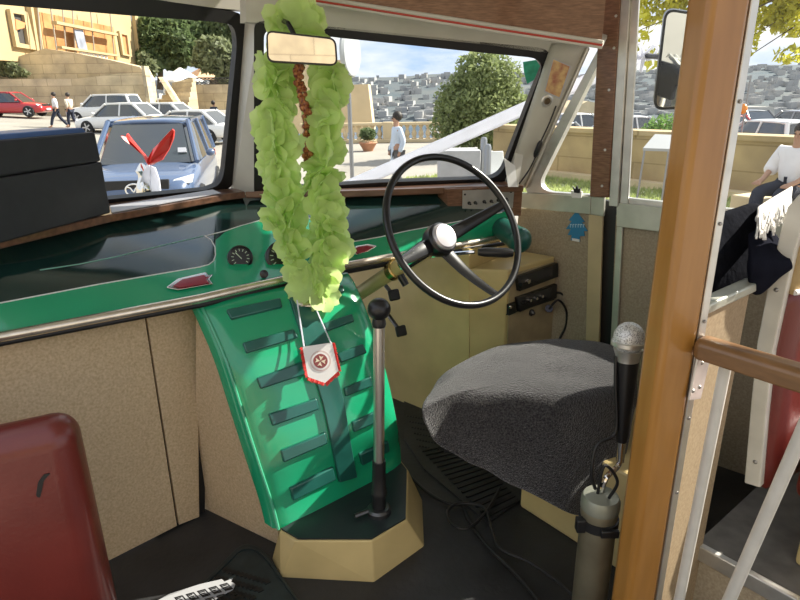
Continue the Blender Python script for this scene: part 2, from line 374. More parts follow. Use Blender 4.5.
obj('fascia', MB().grid(lo_rows), green, dsh, smooth=60); obj('upper_panel', MB().grid(up_rows), dgreen, dsh, smooth=60)
line = [(0, 303), (100, 284), (200, 267), (209, 264.5), (213.5, 261), (215.5, 255), (215, 247), (211, 240), (205, 236), (225, 231), (240, 226), (265, 219), (285, 216), (300, 216), (315, 220), (330, 231), (345, 243), (380, 237), (407, 231), (455, 222), (506, 211.5)]
P = []
for (xa, ya), (xb, yb) in zip(line[:-1], line[1:]):
    n_ = max(1, int(math.dist((xa, ya), (xb, yb))/4)); P += [dash(xa+(xb-xa)*i/n_, ya+(yb-ya)*i/n_, .001) for i in range(n_)]
obj('pinstripe', MB().tube(P, .0017, 6), white, dsh)
obj('accent_line', MB().tube([dash(40+163*i/30, lerp_curve([(40, 270), (80, 264), (115, 257), (160, 246), (203, 236)], 40+163*i/30), .001) for i in range(31)], .0014, 6), mat('pale_green_line', (.25, .5, .42), .4), dsh)
obj('trim_strip', MB().tube([Yp(x, y, dashY(x, y))-V((0, .008, 0)) for x, y in trimc], .0125, 12), trim_m, dsh)
obj('lower_lip', MB().tube([Yp(x, y+6, dashY(x, y))+V((0, .004, -.004)) for x, y in trimc], .008, 8), rubber, dsh)
# gauges
def gauge(x, y, r, name):
    p = dash(x, y, .016); n = (CAM-p).normalized(); n = (n*.75-F*.3+UP*.2).normalized()
    g = obj('gauge', MB().lathe(p, n, [(r, -.03), (r, .012), (r*.82, .016), (r*.8, .010), (.001, .0101)], 28), black, dsh)
    tk = MB(); u = n.cross(UP).normalized(); w = u.cross(n)
    for k in range(11):
        a = radians(-130+26*k); d = u*sin(a)+w*cos(a); c = p+n*.011+d*r*.62; tk.box(c, d*r*.1, d.cross(n)*r*.025, n*.0008)
    d = (u*.6+w*.8); tk.box(p+n*.012+d*r*.2, d*r*.35, d.cross(n)*r*.03, n*.0008)
    sub('dial_markings', tk, mat('pale_green_marks', (.55, .68, .5), .5), g, dsh, smooth=0)
gauge(240, 258, .036, 0); gauge(281, 257, .046, 1)
kp = dash(264, 274, .004); kn = (CAM-kp).normalized()
obj('pull_knob', MB().lathe(kp, kn, [(.006, -.005), (.006, .012), (.012, .016), (.012, .024), (.004, .027)], 16), black, dsh)
# red jewelled badges with chrome points
def badge(pts):
    n = (CAM-dash(*pts[0])).normalized()
    b = obj('badge_mount', MB().prism([dash(x, y, .004) for x, y in pts], n*.008), chrome, dsh, bevel=.002)
    c = V((sum(p[0] for p in pts)/len(pts), sum(p[1] for p in pts)/len(pts)))
    q = [(c.x+(x-c.x)*.78, c.y+(y-c.y)*.72) for x, y in pts]
    sub('red_lens', MB().prism([dash(x, y, .010) for x, y in q], n*.007), mat('red_lens', (.28, .015, .03), .15, coat=.8), b, dsh, bevel=.002)
badge([(166, 287.5), (178, 278.5), (206, 272), (208, 275), (213, 274.5), (209, 279), (213, 284), (206, 285), (178, 290)])
badge([(352, 250), (356, 246), (368, 244), (377, 246), (368, 251.5), (356, 255)])
# round green boss at the end of the dash
bp_ = Zp(519, 240, .735)
obj('end_boss', MB().sph(bp_, .046, 20, (.95, .9, 1.0)), rgreen, dsh)
obj('end_boss_tail', MB().tube([dash(498, 226)+V((0, .03, 0)), bp_], [.036, .043], 16), rgreen, dsh)
# wooden ledge
PLb = lambda x, y: PL.at(x, y); 
ld = thing('window_ledge', 'dark varnished wooden ledge running along the foot of the windscreens', 'ledge', Zp(245, 195, .89))
front = [Zp(x, y-3.5, .91) for x, y in ledgec[:6]]; back = [up(PL.at(x, y), .905)+F*.01 for x, y in [(-180, 262), (0, 222), (108, 203), (206, 194), (236, 190)]]
wd = MB().prism(front+back[::-1], (0, 0, -.022)); obj('passenger_side_board', wd, woodL, ld, smooth=0, bevel=.003)
front = [Zp(x, y-3.5, .91) for x, y in ledgec[5:]]; back = [up(PR.at(x, y), .905)+F*.01 for x, y in [(250, 192), (345, 187), (380, 186), (506, 181)]]
wd = MB().prism(front+back[::-1], (0, 0, -.022)); obj('driver_side_board', wd, woodL, ld, smooth=0, bevel=.003)
tag(obj('white_strip', MB().prism([Zp(112, 213, .912), Zp(221, 193.5, .912), Zp(213, 190, .912), Zp(110, 206.5, .912)], (0, 0, .002)), paper, smooth=0), 'long thin white strip lying on the wooden ledge behind the passenger windscreen', 'paper')  # thin white strip laid flat along the ledge

# ---- switch panel
SP = plane3(dash(455, 205), dash(520, 203), dash(455, 205)+UP*.2-F*.02)
sp = thing('switch_panel', 'aluminium switch panel in a wooden surround at the driver end of the ledge', 'switch panel', SP.at(485, 212))
obj('wood_surround', MB().prism(pp(SP, [(447, 189), (523, 186), (521, 216), (448, 216)], .004), F*.05), wood, sp, smooth=0, bevel=.002)
obj('face_plate', MB().prism(pp(SP, [(462.5, 190.5), (514, 188.5), (512.5, 208), (462, 212.5)], .008), SP.n*.003), alu, sp, smooth=0)
for x, y in [(469, 203), (475, 202.5), (484, 201.5), (491, 201), (498, 200), (506, 199)]:
    p = SP.at(x, y, .011); s_ = obj('toggle_switch', MB().lathe(p, SP.n, [(.006, 0), (.006, .004), (.002, .005), (.003, .02), (.001, .022)], 10), black, sp)
for x, y in [(465, 194.5), (511, 192), (465, 211.5), (510, 208)]:
    obj('screw', MB().lathe(SP.at(x, y, .011), SP.n, [(.004, 0), (.003, .002), (.001, .0025)], 8), black, sp)

# ================================================================== ENGINE COVER
ec = thing('engine_cover', 'glossy bright green curved engine cover with dark ribs in the middle of the front', 'engine cover', Zp(330, 510, 0))
foldL = [(199, 303), (207, 318), (226, 362), (243, 415), (258, 462), (272, 505), (278, 529)]
foldR = [(347, 274), (357, 290), (373, 330), (387, 378), (396, 420), (400, 445), (401, 465)]
zc = [.70, .668, .565, .43, .31, .19, .125]
rows = []
for (xl, yl), (xr, yr), z in zip(foldL, foldR, zc):
    A = Zp(xl, yl, z); B = Zp(xr, yr, z+.0)
    rows.append((A, B))
# sections across, crowned
import itertools
def crown(A, B, k):
    d = (B-A); n = V((d.y, -d.x, 0)).normalized(); out = []
    for i in range(13):
        t = i/12; p = A+d*t+n*.014*(1-(2*t-1)**6)*1+UP*0; out.append(p)
    return out
def catmull(L, n):
    out = []
    for i in range(len(L)-1):
        p0 = L[max(i-1, 0)]; p1 = L[i]; p2 = L[i+1]; p3 = L[min(i+2, len(L)-1)]
        for k in range(n):
            t = k/n; out.append(.5*((2*p1)+(p2-p0)*t+(2*p0-5*p1+4*p2-p3)*t*t+(3*p1-p0-3*p2+p3)*t**3))
    out.append(L[-1]); return out
La = [rows[0][0]+F*.10-UP*.01]+catmull([a for a, b in rows], 4); Lb = [rows[0][1]+F*.10-UP*.01]+catmull([b for a, b in rows], 4)
grid = [crown(a, b, 0) for a, b in zip(La, Lb)]
mbs = MB().grid(grid); ctree = mbs.bvh()
# flanks
fw = (F+V((0, 0, 0)))
fl_l = MB().grid([[p, p+F*.03-R*.012, p+F*.30-R*.02] for p in La]); fl_r = MB().grid([[p, p+F*.03+R*.012, p+F*.45+R*.03] for p in Lb])
mbs.grid([[p, p+F*.012-R*.010, p+F*.045-R*.016] for p in La]); mbs.grid([[p, p+F*.012+R*.010, p+F*.40+R*.03] for p in Lb])
obj('cover_shell', mbs, green, ec, smooth=50)
obj('edge_bead', MB().tube([p-F*.003 for p in La], .0045, 8), mat('pale_green_edge', (.06, .38, .22), .2, coat=.6), ec)
def chit(x, y):
    loc, n, i, d = ctree.ray_cast(CAM, ray(x, y).normalized())
    if loc is None: 
        loc, n, i, d = ctree.find_nearest(Zp(x, y, .4))
    if n.dot(CAM-loc) < 0: n = -n
    return loc, n
def rib(pts, h=.014, m=rgreen, name='rib', bev=.004):
    H = [chit(x, y) for x, y in pts]; n = sum((q[1] for q in H), V()).normalized()
    A = [q[0]-n*.004 for q in H]
    return obj(name, MB().prism(A, n*h), m, ec, bevel=bev, seg=3)
ribs = [[(226, 311), (280, 299), (282, 308), (231, 320.5)], [(242, 343.5), (293, 329.5), (298, 338), (246, 354)], [(256, 378), (303, 361), (306, 374), (260, 389)],
 [(268, 414), (316, 398), (318.5, 409), (272, 426)], [(280, 450), (324.5, 432), (327, 443), (283, 462)], [(289, 487), (332, 466), (335, 478.5), (292, 500)],
 [(318, 297), (342, 286), (344, 293), (322, 301)], [(322, 324), (351, 314.5), (353.5, 322), (326, 332)], [(336, 354), (362, 344), (366, 353), (340, 363)],
 [(343, 388), (370, 376), (371.5, 386), (345, 396.5)], [(351, 421.5), (377, 409.5), (378, 421), (353, 432)], [(358, 453), (387, 440), (388, 450), (361, 464)]]
for r_ in ribs: rib(r_)
for seg_ in [[(290, 303), (311, 297), (327, 345), (308, 352)], [(308, 352), (327, 345), (341, 400), (324, 407)], [(324, 407), (341, 400), (354.5, 474), (339, 481)]]:
    pass
sp_rows = []
for i in range(15):
    t = i/14; y = 300+181*t
    xl = lerp_curve([(300, 289), (352, 306), (407, 323), (481, 338)], y); xr = lerp_curve([(295, 311), (345, 328), (400, 343), (475, 355.5)], y-6*t-3)
    a, n1 = chit(xl, y); b, n2 = chit(xr, y-5); sp_rows.append([a, a+n1*.012, b+n2*.012, b])
obj('centre_spine', MB().grid(sp_rows), rgreen, ec, smooth=40, bevel=.002)
# chrome plate at the top of the spine
c0, n0 = chit(310, 304); 
obj('chrome_plate', MB().sph(c0+n0*.012, .042, 18, (1.1, .8, .25)), trim_m, ec)

# ---- gear console
gc = thing('gear_console', 'low tan metal box with a black rubber top around the gear lever', 'gear console', Zp(330, 540, 0))
top = [(279, 531), (296, 541), (372, 541), (407, 520), (408, 470), (400, 460)]; bot = [(272, 558), (281, 577), (374, 582), (424, 546), (422, 500), (408, 470)]
T = [Zp(x, y, .125) for x, y in top]; B_ = [Zp(x, y, 0) for x, y in bot]
ctr = sum(T, V())/6
mb = MB(); n = 6; Tb = T; mb.add(T+B_, [(i, (i+1) % n, n+(i+1) % n, n+i) for i in range(n)]+[tuple(range(n))])
obj('tan_body', mb, tan, gc, smooth=0, bevel=.004)
obj('rubber_top', MB().prism([p+(ctr-p)*.03+UP*.001 for p in T], (0, 0, .005)), mat('dark_green_rubber_top', (.02, .028, .028), .35), gc, smooth=0)
gl = thing('gear_lever', 'tall chrome gear lever with a round black knob', 'gear lever', Zp(379, 515, .13))
lb = Zp(379, 512, .131); lt = Yp(379, 318, lb.y-.0); ax = (lt-lb)
obj('shaft', MB().tube([lb+ax*.2, lt], .0145, 18), chrome_soft, gl)
obj('knob', MB().sph(Yp(379, 309, lb.y), .029, 24, (1, 1, .95)), black, gl)
obj('collar', MB().lathe(lt-ax.normalized()*.022, ax, [(.0165, 0), (.018, .008), (.015, .022)], 16), black, gl)
obj('lower_sleeve', MB().lathe(lb, ax, [(.019, 0), (.019, .06), (.022, .06), (.022, .07), (.0195, .075), (.018, .13), (.018, .165)], 18), rubber, gl)
obj('base_ring', MB().lathe(lb-UP*.001, UP, [(.034, 0), (.034, .012), (.028, .018), (.019, .019)], 22), mat('dark_steel', (.1, .1, .1), .3, metal=.8), gl)
obj('clamp_bolt', MB().tube([lb+V((-.03, -.01, .012)), lb+V((-.065, -.03, .012))], .007, 8), MATS['dark_steel'], gl)
# ================================================================== STEERING
wn = V((sin(radians(36))*cos(radians(32)), -cos(radians(36))*cos(radians(32)), sin(radians(32))))
WC = Yp(456, 229, 1.65); WR = .222
wu = (UP-wn*wn.z).normalized(); wr = wu.cross(wn)
sw = thing('steering_wheel', 'large thin black steering wheel with three spokes and a silver centre cap', 'steering wheel', WC)
def wp(a, r, h=0): return WC+(wr*cos(a)+wu*sin(a))*r+wn*h
obj('rim', MB().tube([wp(2*pi*k/72, WR) for k in range(72)], .0102, 14, closed=True), black, sw)
HB = -.085
obj('hub', MB().lathe(WC+wn*HB, wn, [(.022, -.06), (.032, -.05), (.046, -.02), (.05, .0), (.048, .018), (.042, .024)], 28), black, sw)
obj('centre_cap', MB().lathe(WC+wn*(HB+.020), wn, [(.040, 0), (.040, .010), (.034, .016), (.012, .0185), (.001, .019)], 28), mat('silver_cap', (.50, .48, .50), .35, metal=.5), sw)
def spoke(a):
    p0 = WC+wn*(HB-.005)+(wr*cos(a)+wu*sin(a))*.035; p1 = wp(a, WR, 0); t = p1-p0; s_ = wn.cross(t).normalized(); pts = []
    mb = MB(); rows = []
    for i in range(9):
        q = i/8; c = p0+t*q-wn*.012*sin(pi*q); w = .024*(1-q)+.012*q; h = .011*(1-q)+.007*q
        rows.append([c+s_*w*cos(2*pi*k/10)+wn*h*sin(2*pi*k/10) for k in range(10)])
    mb.grid(rows, close=True); return obj('spoke', mb, black, sw)
def rim_angle(x, y):
    d = ray(x, y); q = CAM+d*((WC-CAM).dot(wn)/d.dot(wn))-WC; return math.atan2(q.dot(wu), q.dot(wr))
for x, y in [(500, 206), (498, 296), (407, 258)]: spoke(rim_angle(x, y))
# column
c1 = WC+wn*(HB-.04); c2 = Yp(366, 289, 1.98)
st = thing('steering_column', 'brass coloured steering column tube running down under the dashboard', 'steering column', c2)
cax = (c1-c2)
obj('column_tube', MB().tube([c2-cax*.12, c2+cax*.72], .025, 18), tan, st)
obj('chrome_sleeve', MB().tube([c2+cax*.62, c1], [.028, .030], 18), chrome, st)
obj('clamp', MB().lathe(c2+cax*.42, cax, [(.027, 0), (.032, .004), (.032, .03), (.027, .034)], 18), mat('brass', (.52, .38, .14), .25, metal=.9), st)
ih = Yp(478, 252, 1.72); ih2 = Yp(513, 253, 1.72)
stk = obj('stalk', MB().tube([c2+cax*.75, ih+V((-.01, 0, 0))], .006, 8), chrome, st)
sub('stalk_grip', MB().tube([ih, ih+(ih2-ih)*.2, ih+(ih2-ih)*.8, ih2], [.010, .014, .015, .011], 14), black, stk, st)
q1 = c2+cax*.5; obj('ignition_barrel', MB().tube([q1, q1+V((.03, -.02, -.05))], [.014, .012], 12), black, st)

# ================================================================== DRIVER FOOTWELL + CABINET
TP = plane3(Zp(388, 396, 0), Zp(432, 414, 0), Zp(432, 414, 0)+UP)
cz = .635
cA = Zp(508, 270, cz); cB = up(PS.at(556, 256), cz); cD = up(TP.at(469, 257), cz); cC = cB-SD*.17
tanp = MB().prism([TP.at(x, y) for x, y in [(330, 300), (330, 240), (469, 249), (469, 400), (432, 416), (418, 408), (384, 396)]], -TP.n*.01)
tanp.prism([up(cD, .60), up(cC, .60)+R*.02, up(cC, .70)+R*.02, up(cD, .70)], F*.01)
struct('wall_footwell', tanp, tan, smooth=0)
cb = thing('tan_cabinet', 'tan painted metal cabinet with two black radios in the driver corner', 'cabinet', up(cA, 0))
obj('cabinet_body', MB().prism([cA, cB+PS.n*.008, cC+PS.n*.008, cD], (0, 0, -cz)), tan, cb, smooth=0, bevel=.006)
CFn = (cB-cA).cross(UP).normalized()
if CFn.dot(CAM-cA) < 0: CFn = -CFn
CF = Plane(cA, CFn)
obj('front_panel', MB().prism(pp(CF, [(509, 275), (556, 261), (556, 345), (506, 372)], .001), CFn*.004), mat('beige_front_panel', (.40, .32, .19), .5, var=.1, scale=20), cb, smooth=0)
obj('front_seam', MB().prism(pp(CF, [(506, 314), (556, 298), (556, 299.2), (506, 315.2)], .005), CFn*.001), black, cb, smooth=0)
obj('lock', MB().lathe(CF.at(531, 312.5, .005), CFn, [(.013, 0), (.013, .006), (.009, .009), (.006, .016), (.001, .016)], 14), mat('dark_steel', (.1, .1, .1), .3, metal=.8), cb)
def radio(name, lab, px, kn):
    r_ = thing(name, lab, 'radio', CF.at(*px[3]), 'radios in the tan cabinet')
    obj('radio_body', MB().prism(pp(CF, px, .004), CFn*.018), black, r_, smooth=0, bevel=.003)
    ins = inset(px, 1.6) if True else px
    c = V((sum(p[0] for p in px)/4, sum(p[1] for p in px)/4)); q = [(c.x+(x-c.x)*.86, c.y+(y-c.y)*.62) for x, y in px]
    obj('face', MB().prism(pp(CF, q, .0225), CFn*.001), mat('dark_grey_face', (.035, .035, .037), .25), r_, smooth=0)
    for x, y, s_, mm in kn:
        obj('control_knob', MB().lathe(CF.at(x, y, .023), CFn, [(s_, 0), (s_*.9, .01), (.001, .011)], 14), mm, r_)
    q = [(c.x-10+(x-c.x)*.0, 0) for x, y in px]
    return r_
radio('radio', 'upper black radio with a single bright knob in the tan cabinet', [(514, 276), (554.5, 262), (554.5, 276), (516, 290.5)], [(527, 281, .009, chrome), (520, 284.5, .006, black)])
radio('radio', 'lower black radio with a row of small knobs in the tan cabinet', [(514, 297), (553.5, 283), (553, 297), (516, 311)], [(529, 300, .006, chrome), (535, 298, .006, chrome), (541, 296, .006, chrome), (523, 302, .005, black)])
sk = thing('socket_box', 'small black switch socket on the cabinet left of the lower radio', 'socket', CF.at(510, 310))
obj('socket_body', MB().prism(pp(CF, [(506.5, 304), (513.5, 301.5), (513.5, 312), (506.5, 315)], .005), CFn*.012), black, sk, smooth=0, bevel=.002)
obj('socket_knob', MB().lathe(CF.at(510, 307, .018), CFn, [(.006, 0), (.005, .006), (.001, .007)], 12), chrome, sk)
pl_p = CF.at(549, 309, .025)
pg = thing('cable_plug', 'dark blue plug with a cable at the right side of the cabinet', 'plug', pl_p)
obj('plug_body', MB().tube([CF.at(549, 308.5, .002), CF.at(549, 308.5, .035)], [.016, .014], 14), mat('dark_blue_plastic', (.012, .016, .06), .35), pg)
def cpath(pts, off): return catmull([CF.at(x, y, o_) for (x, y), o_ in zip(pts, off)], 6)
obj('cable', MB().tube(cpath([(549, 309), (558, 300), (566, 310), (566, 325), (560, 338), (555, 350)], [.035, .05, .06, .06, .05, .05]), .0045, 8), rubber, pg)
tag(obj('black_cable', MB().tube(cpath([(552, 293), (562, 294), (568, 308), (569, 322), (561, 338), (560, 352)], [.01, .035, .045, .045, .04, .03]), .004, 8), rubber), 'black cable curling out of the lower radio down the side wall', 'cable')
# pedals
def pedal(lab, x, y, Y, tip):
    p = Yp(x, y, Y); t = thing('foot_pedal', lab, 'pedal', p, 'foot pedals under the steering column')
    n = (V((.5, -.8, .4))).normalized(); u = n.cross(UP).normalized(); w = u.cross(n)
    obj('pad', MB().box(p, u*.022, w*.020, n*.007), rubber, t, bevel=.006)
    obj('lever_arm', MB().tube([p-n*.008, p-n*.05+V((-.02, .04, .05)), Yp(*tip, Y+.12)], .008, 8), mat('dark_steel', (.1, .1, .1), .3, metal=.8), t)
pedal('black rubber foot pedal under the steering column', 394, 295, 2.02, (372, 288))
pedal('black rubber foot pedal standing just behind the gear lever shaft', 401, 331, 2.05, (386, 312))

# ---- air freshener on the side wall
af = thing('air_freshener', 'blue tree shaped cardboard air freshener on the driver side wall', 'air freshener', PS.at(577, 243))
tree = [(577, 207), (581, 213), (579, 214), (585, 222), (582, 222), (588, 231), (584, 231), (585, 236), (580, 236), (580, 242), (571, 240), (572, 235), (568, 235), (571, 229), (566, 229), (572, 221), (569, 220), (575, 213), (573, 212)]
obj('card', MB().prism(pp(PS, [(x, y) for x, y in tree], .004), PS.n*.003), mat('blue_card', (.03, .22, .42), .5), af, smooth=0)
obj('print_band', MB().prism(pp(PS, [(572, 238), (579.5, 239.5), (579.5, 242), (572, 240.5)], .007), PS.n*.0006), white, af, smooth=0)
lt_ = MB()
for x in (570, 572.6, 575.2, 577.8, 580.4, 583): 
    lt_.prism(pp(PS, [(x, 224), (x+.7, 224), (x+.7, 227.5), (x, 227.5)], .007), PS.n*.0006); lt_.prism(pp(PS, [(x+.7, 224.0), (x+1.8, 224.2), (x+1.8, 225), (x+.7, 224.9)], .007), PS.n*.0006)
obj('white_print', lt_, mat('pale_blue_print', (.45, .62, .72), .5), af, smooth=0)
# window catch
wc = thing('window_catch', 'small black and white window catch on the sill of the quarter window', 'catch', PS.at(577, 195))
obj('catch_base', MB().prism(pp(PS, [(572, 190), (583, 191), (582, 198), (573, 197.5)], .016), PS.n*.012), white, wc, smooth=0, bevel=.002)
obj('catch_handle', MB().prism(pp(PS, [(573, 186), (576, 189), (577.5, 185), (579, 189), (582, 187), (580, 193), (575, 192.5)], .026), PS.n*.006), black, wc, smooth=0)

# ---- things on the corner post
pa = PR.at(548, 100); 
IP = plane3(PR.at(552, 64, .02), PS.at(572, 64, .03), PR.at(535, 110, .02))
ic = thing('picture_card', 'small faded colour picture card stuck on the corner post', 'picture card', IP.at(552, 98))
obj('card', MB().prism(pp(IP, [(553, 58), (571, 66), (560, 99), (544, 92)], .045), IP.n*.002), paper, ic, smooth=0)
obj('picture', MB().prism(pp(IP, [(553.6, 59.5), (569.6, 66.6), (559.3, 97.3), (545.2, 91)], .0472), IP.n*.0006), mat('faded_print', (.42, .16, .10), .5, scale=42, col2=(.75, .55, .25), detail=2), ic, smooth=0)
bd_ = IP.at(547, 101, .046)
ba = thing('round_badge', 'round silver medal badge under the picture card', 'badge', bd_)
obj('badge_rim', MB().lathe(bd_, IP.n, [(.021, 0), (.021, .004), (.016, .006), (.015, .004), (.001, .004)], 20), alu, ba)
obj('badge_centre', MB().lathe(bd_+IP.n*.004, IP.n, [(.011, 0), (.009, .0025), (.001, .003)], 16), mat('dark_bronze', (.16, .12, .07), .4, metal=.6), ba)
def postp(t, off=.02): return IP.at(*t, off)
pc = catmull([postp(p) for p in [(556, 106), (549, 124), (541, 141)]], 4)
pcb = catmull([postp(p) for p in [(536, 156), (529, 170), (519, 184)]], 4)
wl_ = thing('post_cable', 'thin black cable with an inline switch down the corner post', 'cable', postp((519, 184)))
obj('cable', MB().tube(pc+pcb, .0028, 6), rubber, wl_); obj('inline_switch', MB().tube([postp((541, 141)), postp((540, 144)), postp((536, 154)), postp((535, 157))], [.006, .010, .010, .006], 10), black, wl_)
cds = [('white note card leaning against the foot of the corner post', [(504, 158), (515, 166), (517, 187), (508, 187)], white, .03), ('cream note card tucked behind the white card on the ledge', [(515, 153), (523, 155), (518, 187), (511, 187)], cream, .0)]
for lab, px, mm, o_ in cds:
    p0 = Zp(*px[3], .912); pl_ = Plane(p0, (V((.3, -1, .3)))); tag(obj('note_card', MB().prism(pp(pl_, px, o_*.3), pl_.n*.002), mm, smooth=0), lab, 'card', 'note cards on the ledge')

# ================================================================== MIRROR, GARLAND, PENNANT
mc = Yp(302, 48, 1.58)
mi = thing('rear_view_mirror', 'wide interior mirror with a black rim hanging before the centre pillar', 'mirror', mc)
mn = (CAM-mc).normalized(); mn = (mn+V((.05, 0, .10))).normalized(); MP = Plane(mc, mn)
mo = rpoly([(266, 30), (336, 38), (338, 66), (267, 62)], 8); mi_ = inset(mo, 1.8)
obj('housing', MB().prism(pp(MP, mo), -mn*.02), black, mi, bevel=.003)
obj('rim', MB().ring(pp(MP, mo, .003), pp(MP, mi_, .003), -mn*.006), black, mi)
obj('glass', MB().prism(pp(MP, mi_, .001), -mn*.002), mirror_m, mi, smooth=0)
obj('arm', MB().tube([mc-mn*.015, mc+F*.06+UP*.06, PL.at(256, 8)+UP*.0], .006, 10), black, mi)
# flower garland
ga = thing('flower_garland', 'long lime green cloth flower garland hanging from the mirror', 'garland', Yp(308, 290, 1.78))
def blossom_mesh(seed):
    rnd = random.Random(seed); mb = MB()
    for k in range(5):
        a = 2*pi*k/5+rnd.uniform(-.2, .2); up_ = rnd.uniform(.05, .6); L = rnd.uniform(.85, 1.15); rows = []
        for i in range(8):
            t = i/7; w = .52*max(0, sin(pi*(.07+.85*t)))**.55*(.55+.45*min(1, t*2)); row = []
            for j in range(-2, 3):
                s_ = j/2; rr = t*L; x = rr*cos(a)-s_*w*sin(a)*L; y = rr*sin(a)+s_*w*cos(a)*L; z = up_*rr*(1.0-.45*t)+.16*s_*s_*t+.03*sin(6*t+k+s_*2)*t
                row.append(V((x, y, z)))
            rows.append(row)
        mb.grid(rows)
    return mb
bmesh_src = []
for s_ in range(5):
    mb = blossom_mesh(s_); me = bpy.data.meshes.new('blossom'); me.from_pydata([tuple(v*.053) for v in mb.v], [], mb.f); me.polygons.foreach_set('use_smooth', [True]*len(me.polygons)); me.materials.append(petal); bmesh_src.append(me)
strL = [(290, 22), (276, 66), (274, 92), (276, 118), (281, 140), (276, 164), (284, 190), (284, 214), (292, 238), (300, 264), (313, 292)]
strR = [(306, 22), (318, 70), (327, 92), (327, 118), (320, 142), (324, 166), (320, 190), (328, 212), (328, 236), (326, 260), (318, 292)]
rnd = random.Random(3)
def garY(y): return 1.72-.11*(y-20)/270
nb = 0
for st_, n_ in ((strL, 42), (strR, 42)):
    P = catmull([Yp(x, y, garY(y)) for x, y in st_], 6)
    obj('cord', MB().tube(P, .002, 6), mat('green_cord', (.12, .3, .03), .7), ga)
    for i in range(n_):
        p = P[int((len(P)-1)*i/(n_-1))]
        if i < 2: continue
        o = bpy.data.objects.new('blossom', bmesh_src[nb % 5]); COL.objects.link(o); o.parent = ga; nb += 1
        d = V((rnd.uniform(-1, 1), rnd.uniform(-1.5, -.05), rnd.uniform(-.6, .5))).normalized()
        off = V((d.x, d.y*.8, 0))*.018+V((rnd.uniform(-.014, .014), 0, 0))
        o.location = p-V(ga['_b'])+off; o.rotation_mode = 'QUATERNION'; o.rotation_quaternion = d.to_track_quat('Z', 'Y') @ Matrix.Rotation(rnd.uniform(0, 6), 3, 'Z').to_quaternion()
        sc_ = rnd.uniform(.85, 1.12); o.scale = (sc_, sc_, sc_*rnd.uniform(.8, 1.2))
for (x, y, dy) in [(281, 22, -.1), (296, 20, -.13), (309, 28, -.12), (288, 30, .02), (302, 14, -.05)]:
    o = bpy.data.objects.new('blossom', bmesh_src[nb % 5]); COL.objects.link(o); o.parent = ga; nb += 1
    d = V((rnd.uniform(-.5, .5), -1, rnd.uniform(-.1, .5))).normalized(); o.location = Yp(x, y, 1.70)-V(ga['_b']); o.rotation_mode = 'QUATERNION'; o.rotation_quaternion = d.to_track_quat('Z', 'Y')
bs = thing('bead_string', 'string of dark red and gold beads hanging between the garland strands', 'bead string', Yp(308, 160, 1.66))
P = catmull([Yp(x, y, 1.66) for x, y in [(300, 64), (299, 80), (303, 98), (307, 118), (309, 138), (307, 158)]], 6)
obj('string', MB().tube(P, .002, 6), beadm, bs)
mb = MB()
for i, p in enumerate(P):
    for k in range(3): mb.sph(p+V((rnd.uniform(-.010, .010), rnd.uniform(-.01, .005), rnd.uniform(-.008, .008))), rnd.uniform(.006, .0095), 8)
o = obj('beads', mb, mat('red_gold_beads', (.12, .01, .008), .3, scale=130, col2=(.5, .22, .08), detail=1), bs, weld=False); o['kind'] = 'stuff'
# pennant
PNc = chit(322, 362)[0]; PN = Plane(PNc+(CAM-PNc).normalized()*.055, (V((.12, -.86, .48))))
pe = thing('pennant', 'small white pennant with red fringe hanging over the engine cover', 'pennant', PN.at(322, 386))
cl = [(302.5, 347), (332, 342.5), (338.5, 371), (325, 383), (308, 377)]
obj('cloth', MB().prism(pp(PN, cl), PN.n*.002), mat('pennant_white', (.8, .78, .76), .6), pe, smooth=0)
fr = MB(); edge = [(302.5, 347), (308, 377), (325, 383), (338.5, 371), (332, 342.5)]
for a, b in zip(edge[:-1], edge[1:]):
    n_ = int(math.dist(a, b)/.55); dx, dy = b[0]-a[0], b[1]-a[1]; l_ = math.hypot(dx, dy); nx, ny = -dy/l_, dx/l_
    for i in range(n_):
        t = i/n_; x = a[0]+dx*t; y = a[1]+dy*t; L_ = rnd.uniform(2.2, 3.6); g_ = rnd.uniform(-.3, .3)+.5*ny
        fr.tube([PN.at(x, y, .001), PN.at(x+nx*L_*.9, y+ny*L_*.9+L_*.25, rnd.uniform(0, .005))], .0012, 4)
f_ = obj('fringe', fr, red, pe, smooth=0, weld=False); f_['kind'] = 'stuff'; f_['label'] = 'red fringe'
pc_ = (320.5, 361)
def disc(r, off, m_, nm):
    pts = [(pc_[0]+r*cos(a), pc_[1]+r*sin(a)) for a in [2*pi*k/28 for k in range(28)]]
    return obj(nm, MB().prism(pp(PN, pts, off), PN.n*.0006), m_, pe, smooth=0)
disc(10.6, .0022, mat('pale_pink_print', (.62, .5, .48), .6), 'emblem_ring'); disc(8.9, .0028, mat('pennant_white', (.8, .78, .76), .6), 'emblem_field'); disc(7.2, .0034, mat('maroon_print', (.27, .06, .06), .6), 'emblem_disc')
em = MB()
for k in range(4):
    a = pi/4*0+k*pi/2+.15; c_, s_ = cos(a), sin(a)
    def E_(u, v): return (pc_[0]+u*c_-v*s_, pc_[1]+u*s_+v*c_)
    em.prism(pp(PN, [E_(.5, 0), E_(5.2, -2.4), E_(4.2, 0), E_(5.2, 2.4)], .0040), PN.n*.0005)
obj('eight_pointed_cross', em, mat('pale_gold_print', (.75, .66, .5), .6), pe, smooth=0)
hook = chit(302, 300)[0]+UP*.01
obj('cord', MB().tube([PN.at(304, 346.5, .001), Yp(297, 300, 1.56)], .0022, 6), bwhite, pe)
obj('cord', MB().tube([PN.at(331, 343, .001), Yp(313, 302, 1.56)], .0022, 6), bwhite, pe)
